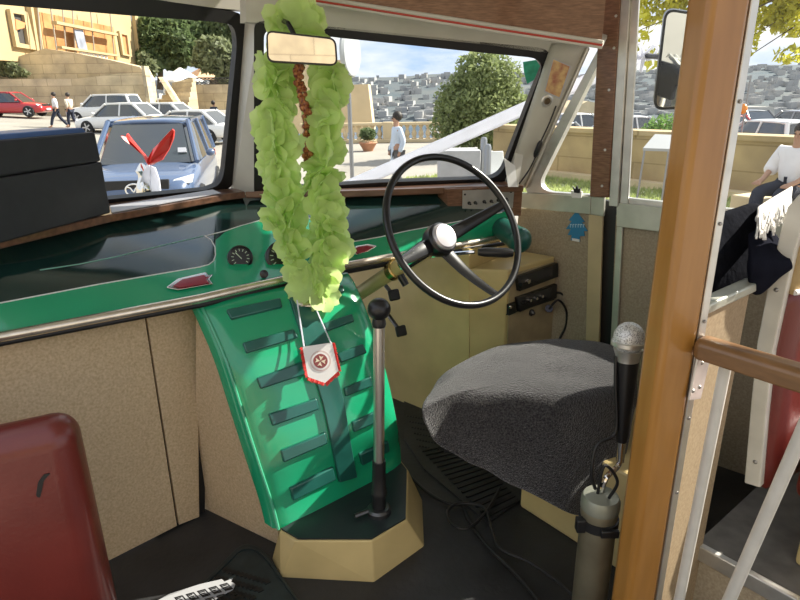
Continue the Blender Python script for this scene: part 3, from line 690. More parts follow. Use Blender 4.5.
# ================================================================== DRIVER SEAT, TOWEL
def B(r, f, z): return R*r+F*f+UP*z
ds = thing('driver_seat', 'driver seat on a tan metal base under a dark towel', 'seat', B(1.4, .75, 0))
obj('seat_base', MB().prism([B(1.25, .99, 0), B(1.58, .99, 0), B(1.58, .60, 0), B(1.25, .60, 0)], (0, 0, .30)), tan, ds, smooth=0, bevel=.008)
SZ = .47
pairs = [((434, 402), (429, 411, 0)), ((455, 400), (441, 440, 0)), ((480, 399), (466, 458, 0)), ((505, 399), (500, 476, 0)), ((530, 402), (530, 491, 0)), ((556, 404), (556, 504, 0)), ((580, 401), (583, 515, 0)), ((602, 396), (606, 508, 0)),
 ((620, 386), (628, 420, .38)), ((624, 368), (632, 372, .42)), ((612, 350), (618, 351, .43)), ((572, 343), (574, 341.5, .44)), ((524, 345), (519, 344, .44)), ((480, 360), (473, 359, .43)), ((452, 380), (443, 383, .42))]
topc = [Zp(x, y, SZ) for (x, y), h in pairs]
hem = [Yp(h[0], h[1], t_.y-.03) if h[2] == 0 else Zp(*h) for ((x, y), h), t_ in zip(pairs, topc)]
cent = sum(topc, V())/len(topc)
cush = MB(); loop = topc
def ringp(s_, z): return [V((cent.x+(p.x-cent.x)*s_, cent.y+(p.y-cent.y)*s_, z)) for p in loop]
cush.grid([ringp(.7, .30), ringp(.90, .31), ringp(.93, .40), ringp(.92, SZ-.03), ringp(.85, SZ-.010), ringp(.01, SZ-.005)], close=True)
obj('seat_cushion', cush, mat('black_seat_vinyl', (.02, .02, .022), .5), ds, smooth=60)
obj('backrest', MB().prism([B(1.36, .72, .44), B(1.60, .72, .44), B(1.58, .69, .82), B(1.38, .69, .82)], -F*.05), MATS['black_seat_vinyl'], ds, bevel=.02)
# towel: laid over the cushion, hanging down towards the aisle
loop8 = []; hem8 = []
def dens(L, n=6):
    k = len(L); out = []
    for i in range(k):
        p0, p1, p2, p3 = L[i-1], L[i], L[(i+1) % k], L[(i+2) % k]
        for q in range(n):
            t = q/n; out.append(.5*((2*p1)+(p2-p0)*t+(2*p0-5*p1+4*p2-p3)*t*t+(3*p1-p0-3*p2+p3)*t**3))
    return out
Ld = dens(topc, 4); Hd = dens(hem, 4); rows = []
for i in range(15):
    t = i/14
    if t <= .62: s_ = t/.62; row = [V((cent.x+(p.x-cent.x)*s_, cent.y+(p.y-cent.y)*s_, SZ+.014*(1-s_**4)+.004)) for p in Ld]
    else:
        q = (t-.62)/.38; row = [p+(h-p)*q+((p-cent).normalized()*V((1, 1, 0)).length*.004) + V(((p.x-cent.x), (p.y-cent.y), 0)).normalized()*.012*sin(pi*q*.8) for p, h in zip(Ld, Hd)]
    rows.append([p+UP*.009*noise3(p, 9)+V((p.x-cent.x, p.y-cent.y, 0)).normalized()*(.014*noise3(p, 13) if t > .7 else 0) for p in row])
tw = obj('towel', MB().grid(rows, close=True), towel_m, smooth=80, sub=2, solid=.006)
tag(tw, 'rumpled dark grey terry towel draped over the driver seat', 'towel')
# ---- floor mats
mt = thing('ribbed_mat', 'black ribbed rubber mat on the floor between gear console and driver seat', 'mat', Zp(455, 455, 0))
mp = [Zp(*p, .001) for p in [(404, 402), (430, 410), (470, 440), (522, 500), (488, 524), (424, 470), (404, 440)]]
obj('mat_sheet', MB().prism(mp, (0, 0, .006)), floor_m, mt, smooth=0)
rb = MB(); d1 = (Zp(452, 520, 0)-Zp(500, 478, 0)).normalized()
a0, a1, b0, b1 = Zp(420, 452, .007), Zp(484, 518, .007), Zp(466, 442, .007), Zp(520, 500, .007)
for i in range(16):
    t = i/15; p = a0+(a1-a0)*t; q = b0+(b1-b0)*t; p, q = p+(q-p)*.04, q-(q-p)*.04; t_ = (q-p); s_ = V((-t_.y, t_.x, 0)).normalized()*.0045; rb.prism([p-s_, q-s_, q+s_, p+s_], (0, 0, .005))
r_ = obj('ribs', rb, rubber, mt, smooth=0); 
st2 = MB()
for i in range(9):
    for k in range(6):
        u, v = i/8, k/5; p = Zp(408, 416, .007); q = Zp(430, 420, .007); r2 = Zp(420, 446, .007); st2.lathe(p+(q-p)*u+(r2-p)*v, UP, [(.006, 0), (.004, .003), (.001, .0035)], 6)
s2 = obj('studs', st2, rubber, mt, weld=False); s2['kind'] = 'stuff'
pm = rpoly([(150, 640), (242, 545), (262, 549), (325, 640)], [0, 12, 14, 0])
pmt = thing('door_mat', 'dark green black rubber foot mat in the lower left by the bulkhead', 'mat', Zp(245, 590, 0))
obj('mat_sheet', MB().prism([Zp(x, y, .001) for x, y in pm], (0, 0, .01)), mat('green_black_rubber', (.018, .027, .028), .5, var=.3, scale=30), pmt, smooth=0, bevel=.003)
pmi = rpoly([(164, 640), (243, 554), (257, 557), (308, 640)], [0, 9, 10, 0])
obj('raised_border', MB().ring([Zp(x, y, .011) for x, y in pm], [Zp(x, y, .011) for x, y in inset(pm, 3)], (0, 0, .004)), MATS['green_black_rubber'], pmt, smooth=0)
gr = MB()
for i in range(11):
    for k in range(9):
        p = Zp(225+i*4.2-k*7, 570+k*8+i*1.2, .0112); gr.box(p, R*.007, F*.007, (0, 0, .002))
g_ = obj('grid_pattern', gr, rubber, pmt, smooth=0, weld=False); g_['kind'] = 'stuff'
# printed sheet
ps_ = thing('printed_sheet', 'torn white sheet with rows of black printed labels lying on the floor mat', 'paper', Zp(200, 592, .012))
sheet_m = mat('printed_sheet_paper', (.36, .36, .37), .7)
shp = [(152, 604), (170, 594), (200, 584.5), (222, 579.5), (224.5, 582), (233, 578.5), (231, 582), (235.5, 584.5), (233, 590), (215, 600), (190, 612), (165, 622)]
obj('sheet', MB().prism([Zp(x, y, .0165) for x, y in shp], (0, 0, .0015)), sheet_m, ps_, smooth=0)
pr = MB(); o0 = Zp(172, 597, .0182); uu = (Zp(228, 581.5, .0182)-o0)/5; vv = (Zp(180, 606, .0182)-o0)/1.0
for i in range(5):
    for k in range(3):
        p = o0+uu*(i+.12)+vv*(k+.1)*.92; q = p+uu*.72; pr.ring([p, q, q+vv*.72, p+vv*.72], [p+uu*.10+vv*.12, q-uu*.10+vv*.12, q-uu*.10+vv*.60, p+uu*.10+vv*.60], (0, 0, .0004))
        for j in range(3): a = p+uu*.12+vv*(.15+.17*j); b_ = a+uu*rnd.uniform(.3, .5); pr.prism([a, b_, b_+vv*.09, a+vv*.09], (0, 0, .0004))
o = obj('black_print', pr, black, ps_, smooth=0, weld=False); o['kind'] = 'stuff'
# cable on the floor
fc = [(402, 466), (414, 480), (430, 494), (447, 503), (462, 506), (470, 522), (486, 545), (510, 568), (530, 590), (545, 610)]
fc2 = [(500, 488), (486, 512), (468, 528), (452, 524), (448, 510), (462, 503), (484, 508), (492, 530), (500, 548), (530, 562), (556, 580), (574, 596)]
tag(obj('floor_cable', MB().tube(catmull([Zp(x, y, .013) for x, y in fc], 6), .0055, 8), rubber), 'black cable running from the gear console across the floor', 'cable', 'black cables on the floor')
tag(obj('floor_cable', MB().tube(catmull([Zp(x, y, .025) for x, y in fc2], 6), .005, 8), rubber), 'looped black cable lying on the floor before the seat base', 'cable', 'black cables on the floor')

# ================================================================== POST, PARTITION, RAIL
pb = Yp(642, 590, 1.0); pbx = pb.x+.004
pk = thing('support_post', 'tall orange brown varnished post with an aluminium edge strip between aisle and driver', 'post', (pbx, 1.0, 0))
hw = .038
def pst(dx0, dx1, d, name, m_, off=0, bev=.008):
    vx = V((.95, .31, 0)); vy = V((-.31, .95, 0))
    c = V((pbx, 1.0, 0)); p = [c+vx*dx0+vy*off, c+vx*dx1+vy*off, c+vx*dx1+vy*(off+d), c+vx*dx0+vy*(off+d)]
    return obj(name, MB().prism([q for q in p], (0, 0, 1.83)), m_, pk, bevel=bev, seg=3)
pst(-.039, .040, .055, 'wood_post', pole_m, 0, .012)
als = pst(.0395, .056, .05, 'aluminium_strip', alu, .002, .002)
for z in (.45, .62, .82, 1.0, 1.2):
    c = V((pbx, 1.0, z))+V((.95, .31, 0))*.048+V((-.31, .95, 0))*.001; sub('screw', MB().lathe(c, (.31, -.95, 0), [(.0036, 0), (.003, .0015), (.001, .002)], 8), mat('grey_screw', (.32, .31, .29), .4, metal=.7), als, pk)
vx = V((.95, .31, 0)); vy = V((-.31, .95, 0)); pc0 = V((pbx, 1.0, 0))+vx*.056+vy*.01
PT = Plane(pc0, (.62, -.78, 0)); 
pt = thing('partition_panel', 'beige flecked partition panel with a metal top rail beside the post', 'partition', pc0)
e1 = PT.at(746, 310); e0 = PT.at(694, 316)
d_ = (up(e1, 0)-up(pc0, 0)); ztop = PT.at(716, 306).z
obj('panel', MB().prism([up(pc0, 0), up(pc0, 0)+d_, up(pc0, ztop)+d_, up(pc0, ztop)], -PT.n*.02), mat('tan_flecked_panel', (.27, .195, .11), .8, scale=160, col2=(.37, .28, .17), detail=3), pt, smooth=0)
obj('top_rail', MB().prism([up(pc0, ztop-.006)+PT.n*.006, up(pc0, ztop+.014)+PT.n*.006, up(pc0, ztop+.014)+d_*1.2+PT.n*.006, up(pc0, ztop-.006)+d_*1.2+PT.n*.006], -PT.n*.032), alug, pt, bevel=.004)
# handrail
hr = thing('handrail', 'brown wooden handrail on slanted cream tubes bolted to the post', 'handrail', up(pc0, 0))
RP = Plane(pc0-R*.0+V((.0, -.03, 0)), -R)
h0 = RP.at(698, 345); h1 = RP.at(830, 386); dr = (h1-h0); dr2 = up(dr, 0).normalized()
sv = V((-dr2.y, dr2.x, 0))
mb = MB(); rows = []
for t in [0, .04, 1]:
    c = h0+dr*t; w, h = (.018, .014) if t == 0 else (.024, .019)
    rows.append([c+sv*a+UP*b for a, b in [(-w, -h), (w, -h), (w, h*.6), (w*.6, h), (-w*.6, h), (-w, h*.6)]])
mb.grid(rows, close=True); mb.f.append(list(range(6))); mb.f.append(list(range(12, 18)))
obj('wooden_rail', mb, rail_m, hr, smooth=30, bevel=.004)
br = obj('bracket', MB().prism([PT.at(x, y, .006) for x, y in [(696, 357), (709, 355), (699, 398), (687, 400)]], PT.n*.004), alu, hr, smooth=0, bevel=.001)
for x, y in [(702, 363), (693, 391), (699.5, 387)]: sub('screw', MB().lathe(PT.at(x, y, .010), PT.n, [(.004, 0), (.003, .002), (.001, .003)], 10), MATS['grey_screw'], br, hr)
cr_t = mat('cream_tube_paint', (.62, .60, .54), .35, var=.08, scale=20)
T1 = Plane(R*(h0.dot(R)+.02), -R)
obj('support_tube', MB().tube([T1.at(727, 358), T1.at(679, 600), T1.at(662, 690)], .0105, 14), cr_t, hr)
obj('support_tube', MB().tube([T1.at(825, 380), T1.at(729, 600), T1.at(690, 690)], .0115, 14), cr_t, hr)
# platform
pf = MB().prism([B(1.26, .47, 0), B(1.93, .47, 0), B(2.08, -.6, 0), B(1.26, -.6, 0)], (0, 0, .2))
pf_t = thing('seat_platform', 'raised grey floor platform with a metal nosing behind the partition', 'platform', B(1.26, .2, 0))
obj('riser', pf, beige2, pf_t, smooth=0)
obj('top_sheet', MB().prism([B(1.262, .47, .2), B(1.92, .47, .2), B(2.06, -.6, .2), B(1.262, -.6, .2)], (0, 0, .005)), mat('grey_lino', (.13, .125, .115), .6, var=.25, scale=20), pf_t, smooth=0)
obj('nosing', MB().prism([B(1.245, .47, .172), B(1.262, .47, .172), B(1.262, .47, .212), B(1.245, .47, .212)], -F*1.07), alu, pf_t, smooth=0, bevel=.003)
# passenger seat behind the partition
QP = Plane(R*1.34, -R)
pz = thing('passenger_seat', 'red and tan passenger seat with a cream end frame behind the partition', 'seat', QP.at(752, 484))
edL = [(744, 483), (751, 400), (757, 342), (768, 285), (781, 228), (787, 208), (798, 195), (818, 190)]
edR = [(760, 488), (766, 415), (773, 351), (784, 300), (795, 250), (803, 225), (812, 212), (820, 210)]
obj('end_frame', MB().prism([QP.at(x, y, .0) for x, y in edL]+[QP.at(x, y, .0) for x, y in edR[::-1]], R*.03), creamseat, pz, bevel=.003, smooth=0)
for x, y in [(755, 462), (776, 290)]: obj('frame_screw', MB().lathe(QP.at(x, y, .001), QP.n, [(.005, 0), (.0035, .002), (.001, .003)], 10), MATS['grey_screw'], pz)
def backrow(y0, y1, n_, off):
    rows = []
    for i in range(n_+1):
        y = y0+(y1-y0)*i/n_; x = lerp_curve([(p[1], p[0]) for p in sorted(edR, key=lambda q: q[1])], y); a = QP.at(x, y, -.02)-F*.0
        rows.append([a+R*.55*j/8-F*off*sin(pi*min(1, (j+.2)/3)*.5) for j in range(9)])
    return rows
obj('red_back_panel', MB().grid(backrow(290, 486, 10, .03)), redl, pz, smooth=60, solid=.02)
obj('tan_back_panel', MB().grid(backrow(213, 293, 6, .035)), mat('tan_vinyl', (.42, .30, .14), .4, var=.1, scale=8), pz, smooth=60, solid=.02)
obj('white_piping', MB().tube([p-F*.012 for p in backrow(291, 291.1, 1, .04)[0]], .006, 8), white, pz)
bx = MB().prism([B(1.36, .30, .205), B(1.9, .30, .205), B(1.9, -.2, .205), B(1.36, -.2, .205)], (0, 0, .16))
obj('seat_base', bx, tan, pz, smooth=0, bevel=.01)
bx = MB().prism([B(1.34, .33, .368), B(1.9, .33, .368), B(1.9, -.2, .368), B(1.34, -.2, .368)], (0, 0, .09))
obj('seat_cushion', bx, redl, pz, smooth=40, bevel=.03, seg=4)

# jacket over the top rail / driver backrest
def drape(name, px, Ys, m_, lab, cat, th=.02, amp=.012, n=(12, 12)):
    # four-sided patch between an upper and a lower outline, bulged and wrinkled
    (ua, la) = px; rows = []
    for i in range(n[0]+1):
        t = i/n[0]; row = []
        for j in range(n[1]+1):
            s_ = j/n[1]; k = s_*(len(ua)-1); a = int(min(k, len(ua)-2)); q = k-a
            U = V(ua[a]).lerp(V(ua[a+1]), q); k2 = s_*(len(la)-1); b = int(min(k2, len(la)-2)); q2 = k2-b; Lw_ = V(la[b]).lerp(V(la[b+1]), q2)
            x, y = U.lerp(Lw_, t); Yv = (Ys[0]*(1-s_)+Ys[1]*s_)*(1-t)+(Ys[2]*(1-s_)+Ys[3]*s_)*t-.04*sin(pi*t)
            p = Yp(x, y, Yv); row.append(p+(CAM-p).normalized()*amp*noise3(p, 14)*1.5)
        rows.append(row)
    return rows
jt = thing('jacket', 'black jacket slung over the rail beside the brown post', 'jacket', Yp(720, 300, 1.3))
rows = drape('j', ([(696, 218), (716, 214), (740, 206), (752, 202), (764, 214)], [(692, 312), (705, 308), (722, 301), (738, 297), (752, 290)]), (1.24, 1.40, 1.18, 1.28), jacket_m, '', '')
obj('jacket_body', MB().grid(rows), jacket_m, jt, smooth=80, solid=.03, sub=1)
rows = drape('j', ([(748, 236), (760, 230), (771, 232), (780, 248), (790, 262)], [(748, 288), (754, 294), (760, 293), (776, 276), (791, 264)]), (1.24, 1.24, 1.16, 1.16), jacket_m, '', '')
obj('hanging_sleeve', MB().grid(rows), mat('dark_navy_cloth', (.010, .011, .018), 1, var=.25, scale=25, spec=.03), jt, smooth=80, solid=.02, sub=1)
rows = drape('j', ([(690, 224), (708, 216), (716, 214)], [(690, 300), (700, 300), (710, 300)]), (1.4, 1.42, 1.36, 1.36), jacket_m, '', '')
sf = thing('scarf', 'white and grey woollen scarf with long fringes lying on the black jacket', 'scarf', Yp(755, 215, 1.36))
rows = drape('s', ([(757, 210), (768, 201), (780, 194), (793, 187)], [(757, 222), (764, 228), (776, 222), (790, 205)]), (1.30, 1.50, 1.22, 1.38), scarf_m, '', '', amp=.006)
obj('scarf_body', MB().grid(rows), scarf_m, sf, smooth=80, solid=.012, sub=1)
fr = MB()
for i in range(46):
    t = rnd.random(); x = 758+30*t; y = 214-12*t+rnd.uniform(0, 6); L_ = rnd.uniform(14, 30)*(1-.35*t); dx = rnd.uniform(-6, 2)
    P = [Yp(x, y, 1.22+.1*t), Yp(x+dx*.4, y+L_*.5, 1.17+.07*t), Yp(x+dx, y+L_, 1.15+.07*t)]
    fr.tube(catmull(P, 3), .0022, 5)
o = obj('fringe', fr, scarf_m, sf, weld=False); o['kind'] = 'stuff'

# ---- microphone and holder, metal cylinder
mcx = Yp(629, 338, 1.16); mca = (Yp(624, 345, 1.15)-Yp(628, 430, 1.15)).normalized(); mca = V((-.02, .06, 1)).normalized()
mk = thing('microphone', 'handheld microphone with a silver mesh head standing upright before the post', 'microphone', mcx-UP*.25)
mesh_m = mat('silver_mesh', (.55, .55, .54), .45, metal=.4)
def mesh_material():
    M = mesh_m; nt = M.node_tree; N = nt.nodes; L = nt.links; b = N['Principled BSDF']
    tc = N.new('ShaderNodeTexCoord'); vo = N.new('ShaderNodeTexVoronoi'); vo.inputs['Scale'].default_value = 330; L.new(tc.outputs['Object'], vo.inputs['Vector'])
    cr = N.new('ShaderNodeValToRGB'); cr.color_ramp.elements[0].color = (.03, .03, .03, 1); cr.color_ramp.elements[1].color = (.75, .75, .73, 1); cr.color_ramp.elements[0].position = .15; cr.color_ramp.elements[1].position = .5
    L.new(vo.outputs['Distance'], cr.inputs['Fac']); L.new(cr.outputs['Color'], b.inputs['Base Color'])
mesh_material()
obj('mesh_head', MB().sph(mcx, .032, 24, (1, 1, 1.08)), mesh_m, mk)
obj('head_band', MB().lathe(mcx-mca*.010, mca, [(.0325, -.006), (.0345, -.004), (.0345, .004), (.0325, .006)], 24), alu, mk)
obj('collar', MB().lathe(mcx-mca*.050, mca, [(.024, 0), (.025, .012), (.030, .026)], 20), alu, mk)
obj('body', MB().lathe(mcx-mca*.22, mca, [(.012, -.02), (.016, 0), (.020, .10), (.024, .172)], 20), black, mk)
obj('connector', MB().lathe(mcx-mca*.29, mca, [(.009, 0), (.010, .03), (.010, .055)], 14), chrome, mk)
ex = Yp(600, 505, 1.12)
ezt = Yp(600, 496, 1.12).z
ext = thing('metal_cylinder', 'dull brass metal cylinder with a black clamp band standing in front of the driver seat', 'cylinder', up(ex, 0))
brs = mat('dull_brass', (.36, .32, .22), .4, metal=.75, var=.2, scale=12)
obj('cylinder_body', MB().lathe(up(ex, 0), UP, [(.038, 0), (.040, .01), (.040, ezt-.05), (.041, ezt-.045), (.041, ezt-.01), (.036, ezt), (.015, ezt+.004)], 28), brs, ext)
obj('lid', MB().lathe(up(ex, ezt-.018), UP, [(.0425, -.012), (.0425, .010), (.038, .020), (.012, .028), (.001, .028)], 28), mat('grey_green_lid', (.30, .31, .25), .45, metal=.5), ext)
cbd = obj('clamp_band', MB().lathe(up(ex, ezt-.075), UP, [(.041, 0), (.044, .001), (.044, .022), (.041, .023)], 28), rubber, ext)
sub('clamp_lug', MB().box(up(ex, ezt-.064)+V((-.045, -.015, 0)), (.01, 0, 0), (0, .01, 0), (0, 0, .016)), black, cbd, ext, bevel=.002)
sub('clamp_buckle', MB().box(up(ex, ezt-.064)+V((.01, -.046, 0)), (.02, 0, 0), (0, .006, 0), (0, 0, .009)), black, cbd, ext, bevel=.002)
mh = thing('microphone_clip', 'black wire clip holding the microphone above the metal cylinder', 'clip', up(ex, ezt+.02))
b0 = mcx-mca*.24
obj('clip_stem', MB().tube(catmull([up(ex, ezt+.012), up(ex, ezt+.05)+V((.008, 0, 0)), b0+V((.0, .0, -.06)), b0], 5), .006, 8), chrome, mh)
obj('wire_loop', MB().tube(catmull([up(ex, ezt+.02)+V((-.015, 0, 0)), up(ex, ezt+.07)+V((-.03, -.01, 0)), up(ex, ezt+.13)+V((-.022, 0, 0)), b0+V((-.02, -.01, .03)), b0+V((-.028, 0, .14)), b0+V((-.03, .01, .2))], 6), .004, 8), rubber, mh)
obj('wire_loop', MB().tube(catmull([up(ex, ezt+.01)+V((.01, -.02, 0)), up(ex, ezt+.06)+V((.02, -.03, 0)), up(ex, ezt+.10)+V((-.012, -.03, 0)), up(ex, ezt+.03)+V((-.02, -.03, 0))], 6), .0035, 8), rubber, mh)

# ================================================================== LEFT SEAT AND BOX
z0 = .70; q0 = Zp(0, 425, z0); q1_ = Zp(72, 413, z0)
ud = (q1_-q0); ud.z = 0; ud.normalize(); nd = V((ud.y, -ud.x, 0))
ls = thing('red_seat', 'worn dark red leather seat backrest with a scuffed edge in the lower left', 'seat', up(q1_, 0)-ud*.2)
A_ = q1_-ud*.004; wdt = .62
bk = MB().prism([up(A_, .12), up(A_, z0-.022), up(A_-ud*wdt, z0-.06), up(A_-ud*wdt, .12)], -nd*.10)
obj('backrest', bk, redl, ls, smooth=50, bevel=.045, seg=6)
BP_ = Plane(A_, nd)
tear = rpoly([(36, 496), (38, 482), (44, 474), (51, 473), (44, 480), (42, 490), (40, 498)], 2, 2)
obj('torn_patch', MB().prism(pp(BP_, tear, .0005), nd*.001), rubber, ls, smooth=0)
obj('seat_cushion', MB().prism([up(A_, .16)+nd*.02, up(A_, .16)+nd*.36, up(A_, .16)+nd*.36-ud*wdt, up(A_, .16)+nd*.02-ud*wdt], (0, 0, .10)), redl, ls, bevel=.03, seg=4)
for a, b in ((.06, .05), (.06, .3), (.55, .05), (.55, .3)): obj('leg', MB().tube([up(A_, 0)-ud*a+nd*b, up(A_, .17)-ud*a+nd*b], .014, 10), creamseat, ls)
# black box on the ledge
bl_, br_ = Zp(-60, 260, .913), Zp(111, 213, .913); BX = Plane(br_, (V((bl_-br_).cross(UP)).normalized() if (bl_-br_).cross(UP).dot(CAM-br_) > 0 else -(bl_-br_).cross(UP).normalized()))
bt = BX.at(104, 131).z; h_ = bt-.913
bx_ = thing('black_case', 'large black leatherette case with a blue top edge standing on the left ledge', 'case', up(br_, .913))
LL = br_+(bl_-br_).normalized()*.62
tr_ = up(BX.at(106, 145), bt)
bd3 = -BX.n*.15
obj('lower_body', MB().prism([br_, LL, up(LL, .913+h_*.64), up(br_, .913+h_*.64)-(br_-LL).normalized()*.001], bd3), matte, bx_, smooth=0, bevel=.004)
obj('lid', MB().prism([up(br_, .913+h_*.645)-(br_-LL).normalized()*.002, up(LL, .913+h_*.645), up(LL, bt), up(br_, bt)-(br_-LL).normalized()*.006], bd3), matte, bx_, smooth=0, bevel=.006)
obj('blue_top_edge', MB().prism([up(br_, bt-.004)-(br_-LL).normalized()*.02+bd3*.1, up(LL, bt-.004)+bd3*.1, up(LL, bt+.012)+bd3*.1, up(br_, bt+.012)-(br_-LL).normalized()*.03+bd3*.1], bd3*.8), mat('blue_edge', (.06, .13, .33), .45), bx_, smooth=0, bevel=.004)
# ================================================================== OUTSIDE
def gz(X, Y):
    return -.8+max(0, -8.5-X)*.068
def G(x, y):
    z = -.8
    for _ in range(12):
        p = Zp(x, y, z); z = gz(p.x, p.y)
    return p
pave = mat('pale_paving', (.30, .278, .24), .85, var=.14, scale=.6, bump=.1, bscale=20)
gm = MB(); xs_ = [-60, -45, -30, -20, -14, -8.5, -4, 0, 4, 9, 14]
gm.grid([[V((x, y, gz(x, y)-(0.0 if y > -40 else 0))) for x in xs_] for y in (-40, -20, -5, 5, 12, 20, 26, 29)]); struct('ground', gm, pave, smooth=0)
gm = MB(); gm.grid([[V((x, y, gz(x, y)-.01)) for x in (-60, -45, -30, -20, -14, -8.5)] for y in (28.9, 40, 60, 95)]); struct('ground_upper', gm, pave, smooth=0)
struct('ground_carpark', MB().prism([V((2.2, 15.5, -1.25)), V((9, 8.5, -1.25)), V((70, 8, -1.25)), V((70, 48, -1.25)), V((2.2, 48, -1.25))], (0, 0, -.2)), mat('grey_asphalt', (.2, .2, .2), .9, var=.1, scale=2), smooth=0)
stone = brick_mat('sandstone_blocks', (.60, .48, .29), (.72, .59, .38), (.40, .31, .19), 1.5, .62, stain=.4, axis='xz')
stoneS = brick_mat('sandstone_blocks_side', (.52, .41, .24), (.64, .52, .33), (.32, .25, .14), 1.3, .55, stain=.5, axis='yz')
stoneP = brick_mat('parapet_blocks', (.50, .365, .185), (.58, .44, .25), (.38, .275, .135), 1.25, .5, stain=.45, axis='xz')
facade_m = mat('pale_limestone', (.45, .34, .18), .9, var=.06, scale=.5)
lime = mat('limestone', (.60, .48, .30), .9, var=.1, scale=1.2, bump=.1)
leafd = leafy_mat('dark_leaf', (.13, .18, .075), .7, .5, 2.5)
leafo = leafy_mat('olive_leaf', (.22, .25, .13), .7, .45, 2.5)
leafg = leafy_mat('mid_green_leaf', (.27, .32, .14), .7, .4, 4)
leafy = leafy_mat('yellow_green_leaf', (.60, .58, .08), .6, .4, 6)
leafb = leafy_mat('hedge_leaf', (.15, .27, .07), .7, .4, 6)
bark = mat('bark', (.10, .075, .05), .9, var=.3, scale=12)
cglass = mat('car_glass', (.03, .035, .04), .05, spec=1.0, coat=.6)
tyre = mat('tyre', (.015, .015, .016), .8)
rimm = mat('alloy_rim', (.5, .5, .52), .3, metal=.8)
lampm = mat('lamp_glass', (.75, .77, .8), .08, coat=1)
tail = mat('tail_lamp', (.4, .02, .02), .15, coat=.5)

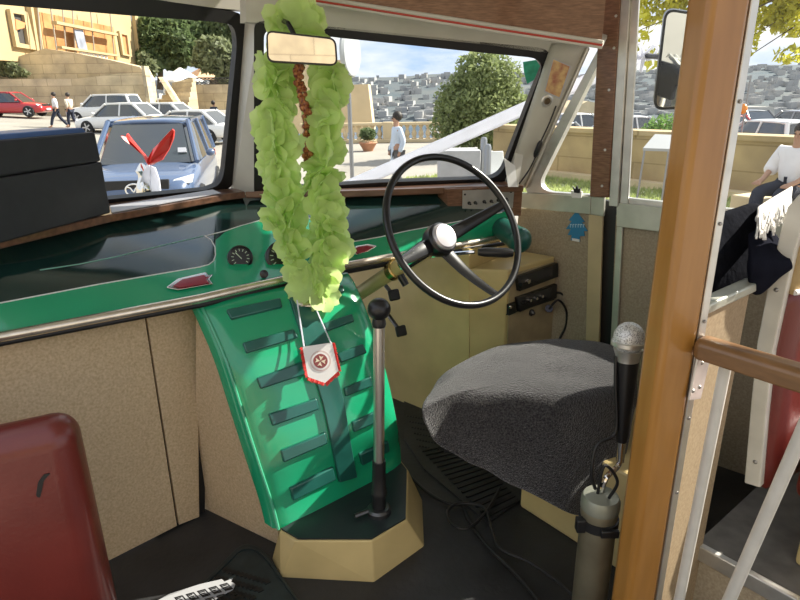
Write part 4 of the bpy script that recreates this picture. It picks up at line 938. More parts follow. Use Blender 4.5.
def car(label, pos, ang, paint, L=4.3, W=1.78, H=1.5, suv=False, full=True, hood=.27, name='car', trunk=.0):
    t = thing(name, label, 'car', pos, 'cars parked on the square' if full else 'cars parked beyond the parapet'); c, s_ = cos(ang), sin(ang)
    def T(x, y, z): return V((pos[0]+x*c-y*s_, pos[1]+x*s_+y*c, pos[2]+z))
    w = W/2; zb = .22; belt = H*.60; hx = L*(.5-hood)
    st_ = [(-L/2, .78, .45, belt*.80), (-L/2+.06, .90, .30, belt*.93), (-L*.42, .97, zb, belt*1.0), (-L*.25, 1, zb, belt*1.02), (0, 1, zb, belt), (hx-.15, 1, zb, belt*.985), (hx+.1, .99, zb, belt*.965), (L*.36, .96, zb, belt*.91), (L*.44, .91, zb, belt*.84), (L*.485, .80, .27, belt*.74), (L*.5, .70, .34, belt*.60)]
    rows = []
    for x, k, b, zt in st_:
        h = zt-b; prof = [(0, b), (k*w*.86, b), (k*w*.97, b+h*.14), (k*w, b+h*.48), (k*w*.985, b+h*.72), (k*w*.93, b+h*.93), (k*w*.80, zt), (k*w*.4, zt+.015), (0, zt+.02)]
        rows.append([T(x, y, z) for y, z in prof]+[T(x, -y, z) for y, z in prof[::-1][1:-1]])
    mb = MB().grid(rows, close=True); n = len(rows[0]); mb.f.append(list(range(n))); mb.f.append(list(range((len(rows)-1)*n, len(rows)*n)))
    obj('body', mb, paint, t, smooth=50, sub=1)
    # greenhouse
    xr = -L*(.47 if suv else .40)+trunk*L; xr2 = -L*(.40 if suv else .24)+trunk*L*.8; xf = hx+.12; xf2 = hx-.62
    gb = belt-.03; gt = H-.05
    gl_ = [(xr, w*.86, gb), (xr2, w*.70, gt), (xf2, w*.72, gt), (xf, w*.90, gb)]
    rows = []
    for i in range(5):
        q = i/4; z = gb+(gt-gb)*q; xa = xr+(xr2-xr)*q; xb = xf+(xf2-xf)*q; ww = w*(.93-.20*q)
        sec = []
        for u in range(9): xx = xa+(xb-xa)*u/8; sec.append(T(xx, ww*(1 if 0 < u < 8 else .84), z))
        sec2 = []
        for u in range(9): xx = xb+(xa-xb)*u/8; sec2.append(T(xx, -ww*(1 if 0 < u < 8 else .84), z))
        rows.append(sec+sec2)
    mb = MB().grid(rows, close=True); obj('windows', mb, cglass, t, smooth=30)
    # roof with pillars
    rf = MB(); rr_ = []
    for u in range(11):
        q = u/10; x = xr2-.03+(xf2+.05-xr2+.03)*q; dz = -.02-.05*abs(2*q-1)**3
        rr_.append([T(x, w*v*.75*(1 if 0 < u < 10 else .93), H+dz-.05*abs(v)**4) for v in (-1, -.8, -.4, 0, .4, .8, 1)])
    rf.grid(rr_); obj('roof', rf, paint, t, smooth=60, solid=.05)
    pm_ = MB()
    for sg in (1, -1):
        pm_.tube([T(xf-.05, sg*w*.90, gb), T(xf2, sg*w*.72, gt)], .045, 8); pm_.tube([T(xr+.1, sg*w*.86, gb), T(xr2+.05, sg*w*.70, gt)], .075, 8)
        pm_.tube([T((xr+xf)/2-.05, sg*w*.935, gb), T((xr+xf)/2-.08, sg*w*.745, gt)], .04, 8)
        if full: pm_.tube([T(xf2-.1, sg*w*.735, gt+.01), T(xr2+.1, sg*w*.72, gt+.01)], .03, 8)
    o = obj('pillars', pm_, paint, t, weld=False)
    for x in (-L*.30, L*.315):
        for sg in (1, -1):
            a = T(x, sg*(w-.20), .32); b = T(x, sg*(w+.01), .32); ax = (b-a)
            wh = obj('wheel', MB().lathe(a, ax, [(.20, 0), (.31, .01), (.325, .05), (.325, .17), (.30, .215), (.21, .215)], 24), tyre, t)
            if full:
                hb = MB().lathe(a, ax, [(.21, .20), (.21, .212), (.17, .205), (.05, .214), (.001, .214)], 20)
                n_ = ax.normalized(); u = n_.cross(UP).normalized(); v = u.cross(n_)
                for k in range(5): aa = 2*pi*k/5; d = u*cos(aa)+v*sin(aa); hb.box(a+n_*.214+d*.11, d*.1, d.cross(n_)*.03, n_*.008)
                sub('rim', hb, rimm, wh, t)
    for sg in (1, -1):
        if full:
            m_ = obj('door_mirror', MB().sph(T(hx-.15, sg*(w+.12), belt+.10), .11, 12, (.7, .8, .62)), paint, t)
        hl = MB(); hl.prism([T(L*.462, sg*w*.50, belt*.70), T(L*.44, sg*w*.90, belt*.735), T(L*.425, sg*w*.935, belt*.86), T(L*.452, sg*w*.62, belt*.80)], V((c, s_, 0))*.05)
        obj('headlamp', hl, lampm, t, bevel=.01)
        tl = MB().prism([T(-L/2+.03, sg*w*.55, belt*.78), T(-L/2+.05, sg*w*.90, belt*.78), T(-L/2+.10, sg*w*.90, belt*.92), T(-L/2+.06, sg*w*.58, belt*.90)], V((-c, -s_, 0))*.04)
        obj('tail_lamp', tl, tail, t, bevel=.01)
    obj('front_grille', MB().prism([T(L*.487, -w*.52, belt*.40), T(L*.487, w*.52, belt*.40), T(L*.476, w*.56, belt*.82), T(L*.476, -w*.56, belt*.82)], V((c, s_, 0))*.05), rubber, t, bevel=.01)
    if full: obj('number_plate', MB().prism([T(L*.503, -.26, .38), T(L*.503, .26, .38), T(L*.50, .26, .48), T(L*.50, -.26, .48)], V((c, s_, 0))*.03), white, t, smooth=0)
    t['T'] = 0; del t['T']
    return t, T
bluep = mat('steel_blue_paint', (.062, .098, .185), .25, coat=1)
whitep = mat('white_car_paint', (.78, .78, .77), .3, coat=.8)
redp = mat('red_car_paint', (.42, .02, .025), .3, coat=.8)
# blue car: its bonnet points at the bus, a little to the right
bc = Zp(134, 190, -.8); bpos = V((-4.45, 11.4, -.8))
t, T = car('steel blue car facing the bus behind the red ribboned bonnet mascot', bpos, radians(-79), bluep, L=4.5, W=1.84, H=1.67, suv=True)
em = MB(); L_ = 4.5; zc_ = .69
ringo = [T(L_*.5+.02, .115*cos(a), zc_+.09*sin(a)) for a in [2*pi*k/28 for k in range(28)]]; em.tube(ringo, .013, 6, closed=True)
em.tube(catmull([T(L_*.5+.02, -.10, zc_+.05), T(L_*.5+.025, -.04, zc_+.03), T(L_*.5+.03, 0, zc_-.03), T(L_*.5+.025, .04, zc_+.03), T(L_*.5+.02, .10, zc_+.05)], 4), .012, 6)
obj('chrome_emblem', em, chrome, t)
wn_ = obj('windscreen_stickers', MB().prism([T(.98, .52, 1.10), T(.98, .66, 1.10), T(.93, .65, 1.17), T(.93, .52, 1.17)], V((.04*cos(radians(-79)), .04*sin(radians(-79)), .03))), paper, t, smooth=0)
def ground_at(x, Y):
    X = Yp(x, 110, Y).x; return V((X, Y, gz(X, Y)))
car('white saloon parked just behind the blue car, nearest of the white cars', ground_at(187, 28), radians(168), whitep, L=4.6, H=1.42)
car('white saloon with its nose towards the two walkers', ground_at(121, 31), radians(172), whitep, L=4.4, H=1.45)
car('white saloon squeezed in line between two other white cars', ground_at(160, 34.2), radians(172), whitep, L=4.3, H=1.45)
car('white high-roofed estate car parked furthest back against the stone wall', ground_at(106, 38), radians(175), whitep, L=4.4, H=1.62, suv=True)
car('red hatchback parked before the bastion at the far left', ground_at(12, 38), radians(5), redp, L=4.2, H=1.46, suv=True)

# ---- people
skin = mat('skin', (.42, .24, .16), .55); hairm = mat('dark_hair', (.02, .014, .01), .6)
def skin_mesh(name, chains, m_, parent, lev=2):
    vs = []; es = []; rad = []; idx = {}
    for ch_ in chains:
        pr = None
        for p, r in ch_:
            k = tuple(round(c, 4) for c in p)
            if k not in idx: idx[k] = len(vs); vs.append(V(p)); rad.append(r)
            if pr is not None: es.append((pr, idx[k]))
            pr = idx[k]
    base = V(parent['_b']); me = bpy.data.meshes.new(name); me.from_pydata([tuple(v-base) for v in vs], es, []); o = bpy.data.objects.new(name, me); COL.objects.link(o); o.parent = parent
    sk = o.modifiers.new('skin', 'SKIN'); sk.use_smooth_shade = True
    for i, r in enumerate(rad): me.skin_vertices[0].data[i].radius = (r, r) if not isinstance(r, tuple) else r
    me.skin_vertices[0].data[0].use_root = True
    sb = o.modifiers.new('sub', 'SUBSURF'); sb.levels = lev; sb.render_levels = lev; me.materials.append(m_); return o
def walker(label, pos, H, ang, shirt, trousers, step=.22, longcoat=False, bag=None, look=0, hair=hairm):
    t = thing('person', label, 'person', pos, 'people walking on the square'); c, s_ = cos(ang), sin(ang); k = H/1.75
    def T(x, y, z): return V((pos[0]+(x*c-y*s_)*k, pos[1]+(x*s_+y*c)*k, pos[2]+z*k))
    pel = T(0, 0, .95); ch_ = T(0, 0, 1.25); nk = T(.01, 0, 1.47); hd_ = T(.03, 0, 1.60); top_ = T(.02, 0, 1.70)
    body = [[(pel, .12*k), (ch_, .13*k), (nk, .055*k), (hd_, .085*k), (top_, .07*k)]]; sh_ = [[(T(0, 0, .92), (.15*k, .13*k)), (T(0, 0, 1.12), (.145*k, .12*k)), (T(0, 0, 1.36), (.15*k, .12*k)), (T(0, 0, 1.44), .07*k)]]; tr = []
    for sg in (1, -1):
        kn = T(step*.55*sg+.05, .10*sg, .50); an = T(step*1.1*sg-(.10 if sg < 0 else 0), .10*sg, .08); toe = T(step*1.1*sg+(.05 if sg < 0 else .16), .11*sg, .04)
        body.append([(pel, .12*k), (T(0, .09*sg, .88), .085*k), (kn, .06*k), (an, .045*k), (toe, .035*k)])
        el = T(-.06*sg-.03, .21*sg, 1.14); wr_ = T(-.06*sg+.06, .19*sg, .90); hn = T(-.06*sg+.09, .18*sg, .81)
        body.append([(ch_, .13*k), (T(0, .18*sg, 1.40), .055*k), (el, .042*k), (wr_, .03*k), (hn, .035*k)])
        sh_.append([(T(0, 0, 1.36), (.15*k, .12*k)), (T(0, .19*sg, 1.39), .075*k), (el, .062*k), ((el+wr_)/2 if not longcoat else wr_, .052*k)])
        tr.append([(T(0, 0, .93), .14*k), (T(0, .09*sg, .86), .11*k), (kn, .082*k), (T(step*1.1*sg-(.08 if sg < 0 else 0), .10*sg, .12), .07*k)])
    skin_mesh('body', body, skin, t); 
    if longcoat: sh_.append([(T(0, 0, .92), (.15*k, .13*k)), (T(0, 0, .55), (.19*k, .17*k))])
    skin_mesh('shirt' if not longcoat else 'coat', sh_, shirt, t); skin_mesh('trousers', tr, trousers, t)
    obj('hair', MB().sph(T(-.015, 0, 1.66), .112*k, 14, (1, 1, 1.02)), hair, t)
    fc = MB().sph(T(.115, 0, 1.59), .018*k, 8); fc2 = MB()
    obj('nose', fc, skin, t)
    for sg in (1, -1): obj('eye', MB().sph(T(.102, .035*sg, 1.62), .012*k, 8), hairm, t)
    if bag:
        obj('bag', MB().sph(T(.02, -.24, .92), .15*k, 12, (.9, .45, 1.1)), bag, t)
    return t
navy = mat('navy_cloth', (.02, .025, .045), .9); creamc = mat('cream_shirt', (.62, .55, .42), .9); wshirt = mat('white_shirt', (.74, .73, .76), .85, var=.05, scale=10); pblue = mat('pale_blue_coat', (.55, .63, .74), .85, var=.06, scale=6); dgrey = mat('grey_cloth', (.12, .12, .13), .9)
walker('person in a white shirt walking with a dark bag, left of the pair', ground_at(56, 32), 1.72, radians(200), wshirt, navy, bag=navy, step=.3)
walker('person in a cream shirt and navy trousers, right of the walking pair', ground_at(70, 32.5), 1.72, radians(160), creamc, navy, step=.12)
walker('person in dark clothes walking behind the nearest white saloon', ground_at(214, 33), 1.72, radians(60), navy, navy, step=.15)
pos = V((Yp(397, 130, 13).x, 13, -.86)); walker('person with dark curly hair in a long pale blue coat looking down beyond the windscreen', V((pos.x, 13, -.8)), 1.66, radians(195), pblue, dgrey, step=.05, longcoat=True, bag=dgrey)
# seated man outside the driver's door window
sm = V((5.36, 8.2, -.68))
t = thing('person', 'seated person in a white shirt and dark trousers with a hand on the knee', 'person', sm); c, s_ = cos(radians(205)), sin(radians(205))
def T(x, y, z): return V((sm[0]+x*c-y*s_, sm[1]+x*s_+y*c, sm[2]+z))
pel = T(0, 0, .62); che = T(-.02, 0, .98); nk = T(.0, 0, 1.16); hd_ = T(.03, 0, 1.30); tp = T(.02, 0, 1.42)
body = [[(pel, .15), (che, .15), (nk, .06), (hd_, .088), (tp, .075)]]; sh_ = [[(T(0, 0, .58), .20), (T(0, 0, .82), .19), (T(-.01, 0, 1.03), .17), (T(0, 0, 1.13), .08)]]; tr = []
for sg in (1, -1):
    kn = T(.48, .15*sg, .58); an = T(.46, .16*sg, .0)
    body.append([(pel, .15), (T(.08, .11*sg, .60), .10), (kn, .065), (an, .045), (T(.62, .17*sg, -.05), .035)])
    tr.append([(T(-.02, 0, .58), .17), (T(.08, .11*sg, .60), .12), (kn, .095), (T(.46, .16*sg, .04), .085)])
    el = T(.08, .29*sg, .83); wr_ = T(.32, .22*sg, .72); hn = T(.40, .20*sg, .70)
    body.append([(che, .15), (T(0, .21*sg, 1.08), .06), (el, .045), (wr_, .033), (hn, .042)])
    for q in range(5): body.append([(hn, .042), (T(.45, .20*sg+.03*(q-2)*.8, .685), .013), (T(.48+.01*(q in (1, 2, 3)), .20*sg+.034*(q-2)*.8, .66), .011)])
    sh_.append([(T(-.01, 0, 1.03), .17), (T(0, .21*sg, 1.07), .115), (el, .10), (T(.15, .275*sg, .80), .085)])
skin_mesh('body', body, skin, t); skin_mesh('shirt', sh_, wshirt, t); skin_mesh('trousers', tr, navy, t)
obj('hair', MB().sph(T(-.015, 0, 1.375), .112, 14), hairm, t); obj('nose', MB().sph(T(.12, 0, 1.29), .018, 8), skin, t)
for sg in (1, -1): obj('eye', MB().sph(T(.105, .035*sg, 1.32), .012, 8), hairm, t)
tag(obj('stone_bench', MB().prism([T(-.3, -.7, -.1), T(.25, -.7, -.1), T(.25, .7, -.1), T(-.3, .7, -.1)], (0, 0, .54)), lime, bevel=.02), 'low stone block seat under the seated person', 'bench')

# ---- left: limestone building, bastion, stairs, terrace
bt_ = thing('building', 'tall pale limestone building with an orange netted scaffold on its sunlit side', 'building', (-25.5, 48, 0))
def FB(Y, z, o=0): return V((-24.3+.063*(Y-60)+o, Y, z))
bw = obj('wall', MB().prism([FB(39, 3.6), FB(60.5, 3.6), FB(60.5, 17), FB(39, 17)], (-6, 0, 0)), facade_m, bt_, smooth=0)
FPl = Plane(FB(40, 0), (1, -.063, 0))
def fpx(pts, o): return [FPl.at(x, y, o) for x, y in pts]
orange = mat('orange_netting', (.36, .14, .035), .8, scale=.9, col2=(.46, .25, .09), detail=3)
dk_ = mat('dark_opening', (.05, .045, .04), .6)
w_ = obj('window', MB().ring(fpx([(6, 9), (24, 12), (33, 50), (13, 47)], .05), fpx([(9.5, 13), (20.5, 15), (25.5, 45), (16, 43)], .05), (.25, 0, 0)), facade_m, bt_, smooth=0); sub('pane', MB().prism(fpx([(9.5, 13), (20.5, 15), (25.5, 45), (16, 43)], .02), (.06, 0, 0)), dk_, w_, bt_, smooth=0)
sub('shutter', MB().prism(fpx([(14, 19), (24, 23), (23, 28), (15, 30)], .25), (.1, 0, 0)), mat('orange_shutter', (.60, .24, .09), .7), w_, bt_, smooth=0)
w_ = obj('window', MB().ring(fpx([(117, 31), (127, 34), (130, 57), (121, 55)], .05), fpx([(119.5, 34), (125, 35.5), (127.5, 55), (122.5, 53.5)], .05), (.2, 0, 0)), facade_m, bt_, smooth=0); sub('pane', MB().prism(fpx([(119.5, 34), (125, 35.5), (127.5, 55), (122.5, 53.5)], .02), (.06, 0, 0)), mat('orange_shutter', (.6, .24, .09), .7), w_, bt_, smooth=0)
obj('scaffold_netting', MB().prism(fpx([(38, 12), (112, 27), (117, 63), (43, 48)], .3), (.1, 0, 0)), orange, bt_, smooth=0)
for q in ([(51, 21), (113, 33.5), (113.5, 36), (51.5, 24)], [(56, 46), (115, 55), (115.5, 57), (57, 48.5)]):
    obj('scaffold_board', MB().prism(fpx(q, .9), (.4, 0, 0)), facade_m, bt_, smooth=0)
sc = MB()
for xa, xb in ((37, 41.5), (50, 57), (62, 67), (72, 76), (90, 95), (109, 115)): sc.tube([FPl.at(xa, 4 if xa > 40 else 0, .95), FPl.at(xb, 60 if xb > 60 else 52, .95)], .05, 6)
o = obj('scaffold_poles', sc, mat('scaffold_grey', (.35, .30, .24), .6), bt_, weld=False)
o = obj('scaffold_sheet', MB().prism(fpx([(73, 29), (82, 30), (87, 52), (78, 50)], 1.0), (.08, 0, 0)), mat('grey_blue_sheet', (.28, .30, .36), .8, var=.4, scale=1), bt_, smooth=0)
for k in range(7):
    x = 79+k*4; obj('scaffold_frame', MB().ring(fpx([(x, 52+k*.55), (x+3.4, 52.5+k*.55), (x+3.6, 56.5+k*.55), (x+.2, 56+k*.55)], 1.0), fpx([(x+.7, 52.8+k*.55), (x+2.7, 53.1+k*.55), (x+2.9, 55.7+k*.55), (x+.9, 55.3+k*.55)], 1.0), (.1, 0, 0)), white, bt_, smooth=0)
pil = MB()
for xa in (27, 33): pil.prism(fpx([(xa-3, -4), (xa-.5, -4), (xa+8, 52), (xa+5.5, 52)], .02), (.35, 0, 0))
pil.prism(fpx([(128, -10), (131, -10), (141, 72), (138, 72)], .02), (.35, 0, 0))
obj('pilasters', pil, facade_m, bt_, smooth=0, weld=False)
# bastion walls
def wallstrip(name, lab, px_top, Ys, zbase, thick, m_, cat='wall'):
    pts = [Yp(x, y, Y) for (x, y), Y in zip(px_top, Ys)]; mb = MB()
    n = V((0, 1, 0))*thick
    for a, b in zip(pts[:-1], pts[1:]): mb.prism([up(a, zbase), up(b, zbase), b, a], n)
    return tag(obj(name, mb, m_, smooth=0), lab, cat)
wallstrip('bastion_wall', 'long lower sandstone wall behind the red hatchback and walkers', [(-60, 79), (0, 79), (75, 79), (118, 74), (143, 73)], [41, 41, 41.5, 42, 42], -.5, 1, stone)
wallstrip('bastion_scarp', 'stepped upper sandstone scarp under the limestone building', [(-40, 64), (0, 61), (20, 56), (45, 48.5), (75, 53), (110, 60), (140, 67), (146, 78)], [43.5]*8, -.3, 1.5, stone)
tag(obj('wall_buttress', MB().prism([Yp(141, 66, 42), Yp(144, 66, 42), Yp(151, 107, 41), Yp(147, 107, 41)], (0, .8, 0)), stone, smooth=0), 'pale slanting stone edge at the end of the lower bastion wall', 'wall')
stt = thing('stone_stairs', 'stone stairway with low parapets rising beside the bastion wall', 'stairs', ground_at(163, 44))
for k in range(7): obj('step', MB().prism([up(Yp(150+k*1.2, 100, 44), 0)+UP*.2, up(Yp(186-k*1.0, 100, 44), 0)+UP*.2, up(Yp(186-k*1.0, 100, 44), .5+k*.34), up(Yp(150+k*1.2, 100, 44), .5+k*.28)], (0, 1.2-.1*k, 0)), stone, stt, smooth=0).location.y += k*.55
obj('parapet', MB().prism([Yp(158, 77, 47), Yp(162, 77, 47), Yp(182, 108, 43), Yp(177, 108, 43)], (0, .6, 0)), stone, stt, smooth=0)
wallstrip('terrace_wall', 'pale sandstone terrace wall below the white canopies', [(188, 84.5), (200, 84.5), (262, 84)], [49, 49, 49], .2, 1.5, stone)
tr_ = thing('terrace_railing', 'dark metal railing on top of the terrace wall', 'railing', Yp(196, 84, 49.5))
obj('rail', MB().tube([Yp(187, 78, 49.4), Yp(250, 78, 49.4)], .05, 6), black, tr_)
for k in range(17): obj('baluster', MB().tube([Yp(188+k*3.8, 78, 49.4), Yp(173+k*3.8, 84.6, 49.4)], .03, 6), black, tr_)
for i, x in enumerate((157, 169, 181, 190)):
    p = ground_at(x, 39); tag(obj('bollard', MB().lathe(p, UP, [(.06, 0), (.06, .8), (.09, .82), (.09, .9), (.02, .95)], 12), mat('dark_steel', (.1, .1, .1), .3, metal=.8)), ['slim dark bollard at the foot of the stairs', 'slim dark bollard, second from the stairs', 'slim dark bollard, third from the stairs', 'slim dark bollard, furthest from the stairs'][i], 'bollard', 'dark bollards by the stairs')
for i, (x, y, w_) in enumerate([(180, 69, 3.0), (203, 68, 3.6)]):
    p = Yp(x, y, 53+6*i); t = thing('canopy', ['white pointed canopy nearer the stairs on the terrace', 'wide white canopy with a tan awning edge on the terrace'][i], 'canopy', up(p, 2.2), 'canopies on the terrace')
    obj('roof', MB().lathe(p-UP*1.0, UP, [(w_*.62, 0), (w_*.6, .1), (.1, 1.1)], 4 if i else 8), white if i == 0 else mat('tan_awning', (.62, .40, .25), .8), t, smooth=0)
    for sg in (-1, 1): obj('post', MB().tube([p-UP*1.0+V((sg*w_*.5, 0, 0)), p-UP*2.6+V((sg*w_*.5, 0, 0))], .05, 6), white, t)

# ---- trees
def foliage(blobs, n, size, seed, flat=0):
    rnd = random.Random(seed); mb = MB(); tot = sum(b[1][0]*b[1][1]*b[1][2] for b in blobs)
    for c_, r_ in blobs:
        k = int(n*r_[0]*r_[1]*r_[2]/tot)
        for i in range(k):
            d = V((rnd.gauss(0, 1), rnd.gauss(0, 1), rnd.gauss(0, 1))).normalized(); q = rnd.uniform(.35, 1)**.5*(1+.22*noise3(d*1.7+V(c_), 1.3)); p = V(c_)+V((d.x*r_[0], d.y*r_[1], d.z*r_[2]))*q
            u = V((rnd.gauss(0, 1), rnd.gauss(0, 1), rnd.gauss(0, 1))).normalized(); w = u.cross(V((rnd.gauss(0, 1), rnd.gauss(0, 1), rnd.gauss(0, 1)))).normalized(); s_ = size*rnd.uniform(.6, 1.4)
            mb.add([p-u*s_, p+w*s_*.45, p+u*s_, p-w*s_*.45], [(0, 1, 2, 3)])
    return mb
def tree_(label, base, blobs, m_, n, size, seed, tr_r=.15, name='tree', cat='tree'):
    t = thing(name, label, cat, base, 'trees beyond the windscreens'); cen = sum((V(b[0]) for b in blobs), V())/len(blobs); mb = MB()
    mb.tube([V(base)-UP*.1, V(base).lerp(cen, .5)+V((.08, 0, 0))*tr_r, cen], [tr_r, tr_r*.8, tr_r*.3], 9)
    for c_, r_ in blobs: mb.tube([V(base).lerp(cen, .55), V(c_)], [tr_r*.5, tr_r*.15], 7)
    obj('trunk', mb, bark, t, weld=False); obj('foliage', foliage(blobs, n, size, seed), m_, t, smooth=0, weld=False); return t
def blob(x, y, Y, rx, rz): p = Yp(x, y, Y); return (p, (rx*Y/634, rx*Y/634*.8, rz*Y/634))
tree_('tall dark evergreen tree rising beside the limestone building', V((Yp(160, 90, 62).x, 62, 2)), [blob(152, 36, 62, 20, 18), blob(166, 26, 63, 20, 12), blob(176, 48, 62, 20, 20), blob(150, 60, 61, 16, 12)], leafd, 5000, .42, 1, .3)
tree_('broad dark evergreen tree to the upper right beyond the terrace', V((Yp(212, 90, 66).x, 66, 2)), [blob(200, 32, 66, 24, 15), blob(222, 30, 66, 22, 16), blob(238, 50, 66, 20, 22), blob(196, 44, 66, 16, 10)], leafd, 5000, .45, 2, .3)
tree_('lighter olive green tree in front of the dark evergreens by the terrace', V((Yp(218, 90, 56).x, 56, 1.5)), [blob(214, 55, 56, 20, 16), blob(228, 66, 56, 16, 18), blob(205, 60, 56, 12, 10)], leafo, 3500, .38, 3, .25)
tree_('small olive tree low beside the end of the building', V((Yp(148, 90, 54).x, 54, 1.5)), [blob(148, 68, 54, 8, 9), blob(144, 62, 54, 5, 8)], leafo, 900, .3, 4, .12)
hedge = thing('shrub', 'low dark shrub growing on top of the bastion wall at the far left', 'shrub', Yp(6, 78, 42.5)); obj('foliage', foliage([(Yp(6, 69, 42.6), (1.1, .3, .5)), (Yp(17, 73, 42.6), (.9, .3, .3))], 700, .14, 5), leafo, hedge, smooth=0, weld=False)
# rounded tree beyond the driver's windscreen
tb = V((Yp(480, 150, 20).x, 20, -.8))
tree_('bushy green juniper tree beyond the driver windscreen', tb, [blob(480, 108, 20, 44, 40), blob(486, 78, 20, 34, 26), blob(462, 120, 19.8, 30, 36), blob(505, 118, 20.1, 28, 34), blob(482, 62, 20, 18, 12)], leafg, 15000, .075, 6, .10)
# limestone pylon, balustrade, planter
tag(obj('stone_pylon', MB().prism([Yp(248, 135, 31), Yp(373.5, 132, 31), Yp(368, 84, 31), Yp(345, 85, 31), Yp(344, 60, 31), Yp(250, 58, 31)], (0, 3, 0)), lime, smooth=0), 'sunlit sandstone pylon with a slanting edge behind the garland', 'building')
bal = thing('balustrade', 'long pale stone balustrade of turned balusters at the edge of the square', 'balustrade', V((0, 27, -.8)))
bx0, bx1 = Yp(300, 130, 27).x, Yp(535, 130, 27).x
obj('coping', MB().prism([V((bx0, 26.85, -.08)), V((bx1, 26.85, -.08)), V((bx1, 27.2, -.08)), V((bx0, 27.2, -.08))], (0, 0, .12)), lime, bal, bevel=.02)
obj('plinth', MB().prism([V((bx0, 26.8, -.8)), V((bx1, 26.8, -.8)), V((bx1, 27.25, -.8)), V((bx0, 27.25, -.8))], (0, 0, .14)), lime, bal, bevel=.02)
nbal = 34
for i in range(nbal):
    x = bx0+(bx1-bx0)*(i+.5)/nbal; obj('baluster', MB().lathe((x, 27.02, -.66), UP, [(.10, 0), (.10, .05), (.06, .08), (.115, .2), (.10, .28), (.05, .42), (.07, .5), (.10, .53), (.10, .58)], 12), lime, bal)
for x in (388, 445, 510): p = Yp(x, 130, 27); obj('pier', MB().box((p.x, 27.02, -.37), (.22, 0, 0), (0, .2, 0), (0, 0, .43)), lime, bal, bevel=.02)
pp_ = V((Yp(368, 145, 23).x, 23, -.8))
pn = thing('planter', 'terracotta bowl planter with a clipped shrub and flowers before the balustrade', 'planter', pp_)
obj('bowl', MB().lathe(pp_, UP, [(.18, 0), (.20, .06), (.33, .28), (.36, .30), (.33, .33)], 20), mat('terracotta', (.42, .20, .11), .8), pn); obj('clipped_shrub', foliage([(pp_+UP*.62, (.32, .32, .24))], 900, .05, 7), leafd, pn, smooth=0, weld=False)
f_ = obj('flowers', foliage([(pp_+UP*.36, (.36, .36, .07))], 160, .035, 8), mat('pale_flowers', (.7, .62, .4), .7), pn, smooth=0, weld=False); f_['kind'] = 'stuff'
# concrete block, bollards and chair near the juniper
p = V((Yp(459, 170, 12.5).x, 12.5, -.8))
tag(obj('concrete_block', MB().prism([p+V((-.42, -.3, 0)), p+V((.40, -.3, 0)), p+V((.40, .4, 0)), p+V((-.42, .4, 0))], (0, 0, .93)), mat('grey_concrete', (.42, .42, .43), .85, var=.1, scale=4), bevel=.015), 'grey concrete block standing below the juniper', 'block')
for x, Y, h, lab in [(487, 11.5, 1.1, 'slim grey steel post right of the concrete block'), (483, 12.6, 1.15, 'second grey steel post behind the first, beside the concrete block')]:
    q = V((Yp(x, 170, Y).x, Y, -.8)); tag(obj('steel_post', MB().lathe(q, UP, [(.07, 0), (.07, h-.05), (.05, h), (.01, h+.01)], 14), mat('grey_steel', (.3, .31, .33), .35, metal=.7)), lab, 'post', 'grey steel posts beside the concrete block')
wc_ = V((Yp(497, 168, 12).x, 12, -.8)); t = thing('plastic_chair', 'white plastic chair beyond the right edge of the driver windscreen', 'chair', wc_)
obj('seat', MB().box(wc_+UP*.44, (.22, 0, 0), (0, .22, 0), (0, 0, .02)), white, t, bevel=.01); obj('backrest', MB().prism([wc_+V((-.2, .2, .46)), wc_+V((.2, .2, .46)), wc_+V((.16, .3, .9)), wc_+V((-.16, .3, .9))], (0, .03, 0)), white, t, bevel=.01)
for a, b in ((-.19, -.19), (.19, -.19), (-.19, .19), (.19, .19)): obj('leg', MB().tube([wc_+V((a, b, 0)), wc_+V((a*.9, b*.9, .44))], .018, 8), white, t)
# street pole with a round traffic mirror
sp0 = V((Yp(352, 170, 8.5).x, 8.5, -.8)); t = thing('street_pole', 'thin grey street pole with a round traffic mirror seen edge on', 'pole', sp0)
obj('pole', MB().tube([sp0, up(sp0, 2.9)], .028, 12), mat('grey_steel', (.3, .31, .33), .35, metal=.7), t)
q = up(sp0, 1.74)+V((.01, .06, 0)); obj('mirror_disc', MB().lathe(q, (1, -.32, 0), [(.31, 0), (.32, .03), (.29, .06), (.01, .09)], 28), mat('pale_grey_disc', (.42, .44, .45), .3), t)
obj('disc_bracket', MB().tube([up(sp0, 1.74), q], .02, 8), MATS['grey_steel'], t)

# ---- right: parapet wall, grass, lectern sign, car park
w0, w1_ = V((3.35, 16.0, -.8)), V((6.3, 12.2, -.8)); wd_ = (w1_-w0).normalized(); wA = w0-wd_*1.2; wB = w1_+wd_*5; wq = V((-wd_.y, wd_.x, 0))
if wq.dot(CAM-w0) > 0: wq = -wq
t = thing('parapet_wall', 'golden sandstone block parapet wall running along the square beyond the driver door', 'wall', w0)
obj('wall_body', MB().prism([up(wA, -.8), up(wB, -.8), up(wB, .28), up(wA, .28)], wq*.5), stoneP, t, smooth=0); obj('coping', MB().prism([up(wA, .28)-wq*.06, up(wB, .28)-wq*.06, up(wB, .28)+wq*.56, up(wA, .28)+wq*.56], (0, 0, .10)), stoneP, t, smooth=0)
obj('base_ledge', MB().prism([up(wA, -.8)-wq*.3, up(wB, -.8)-wq*.3, up(wB, -.8), up(wA, -.8)], (0, 0, .14)), lime, t, smooth=0)
gs = MB(); rnd = random.Random(11)
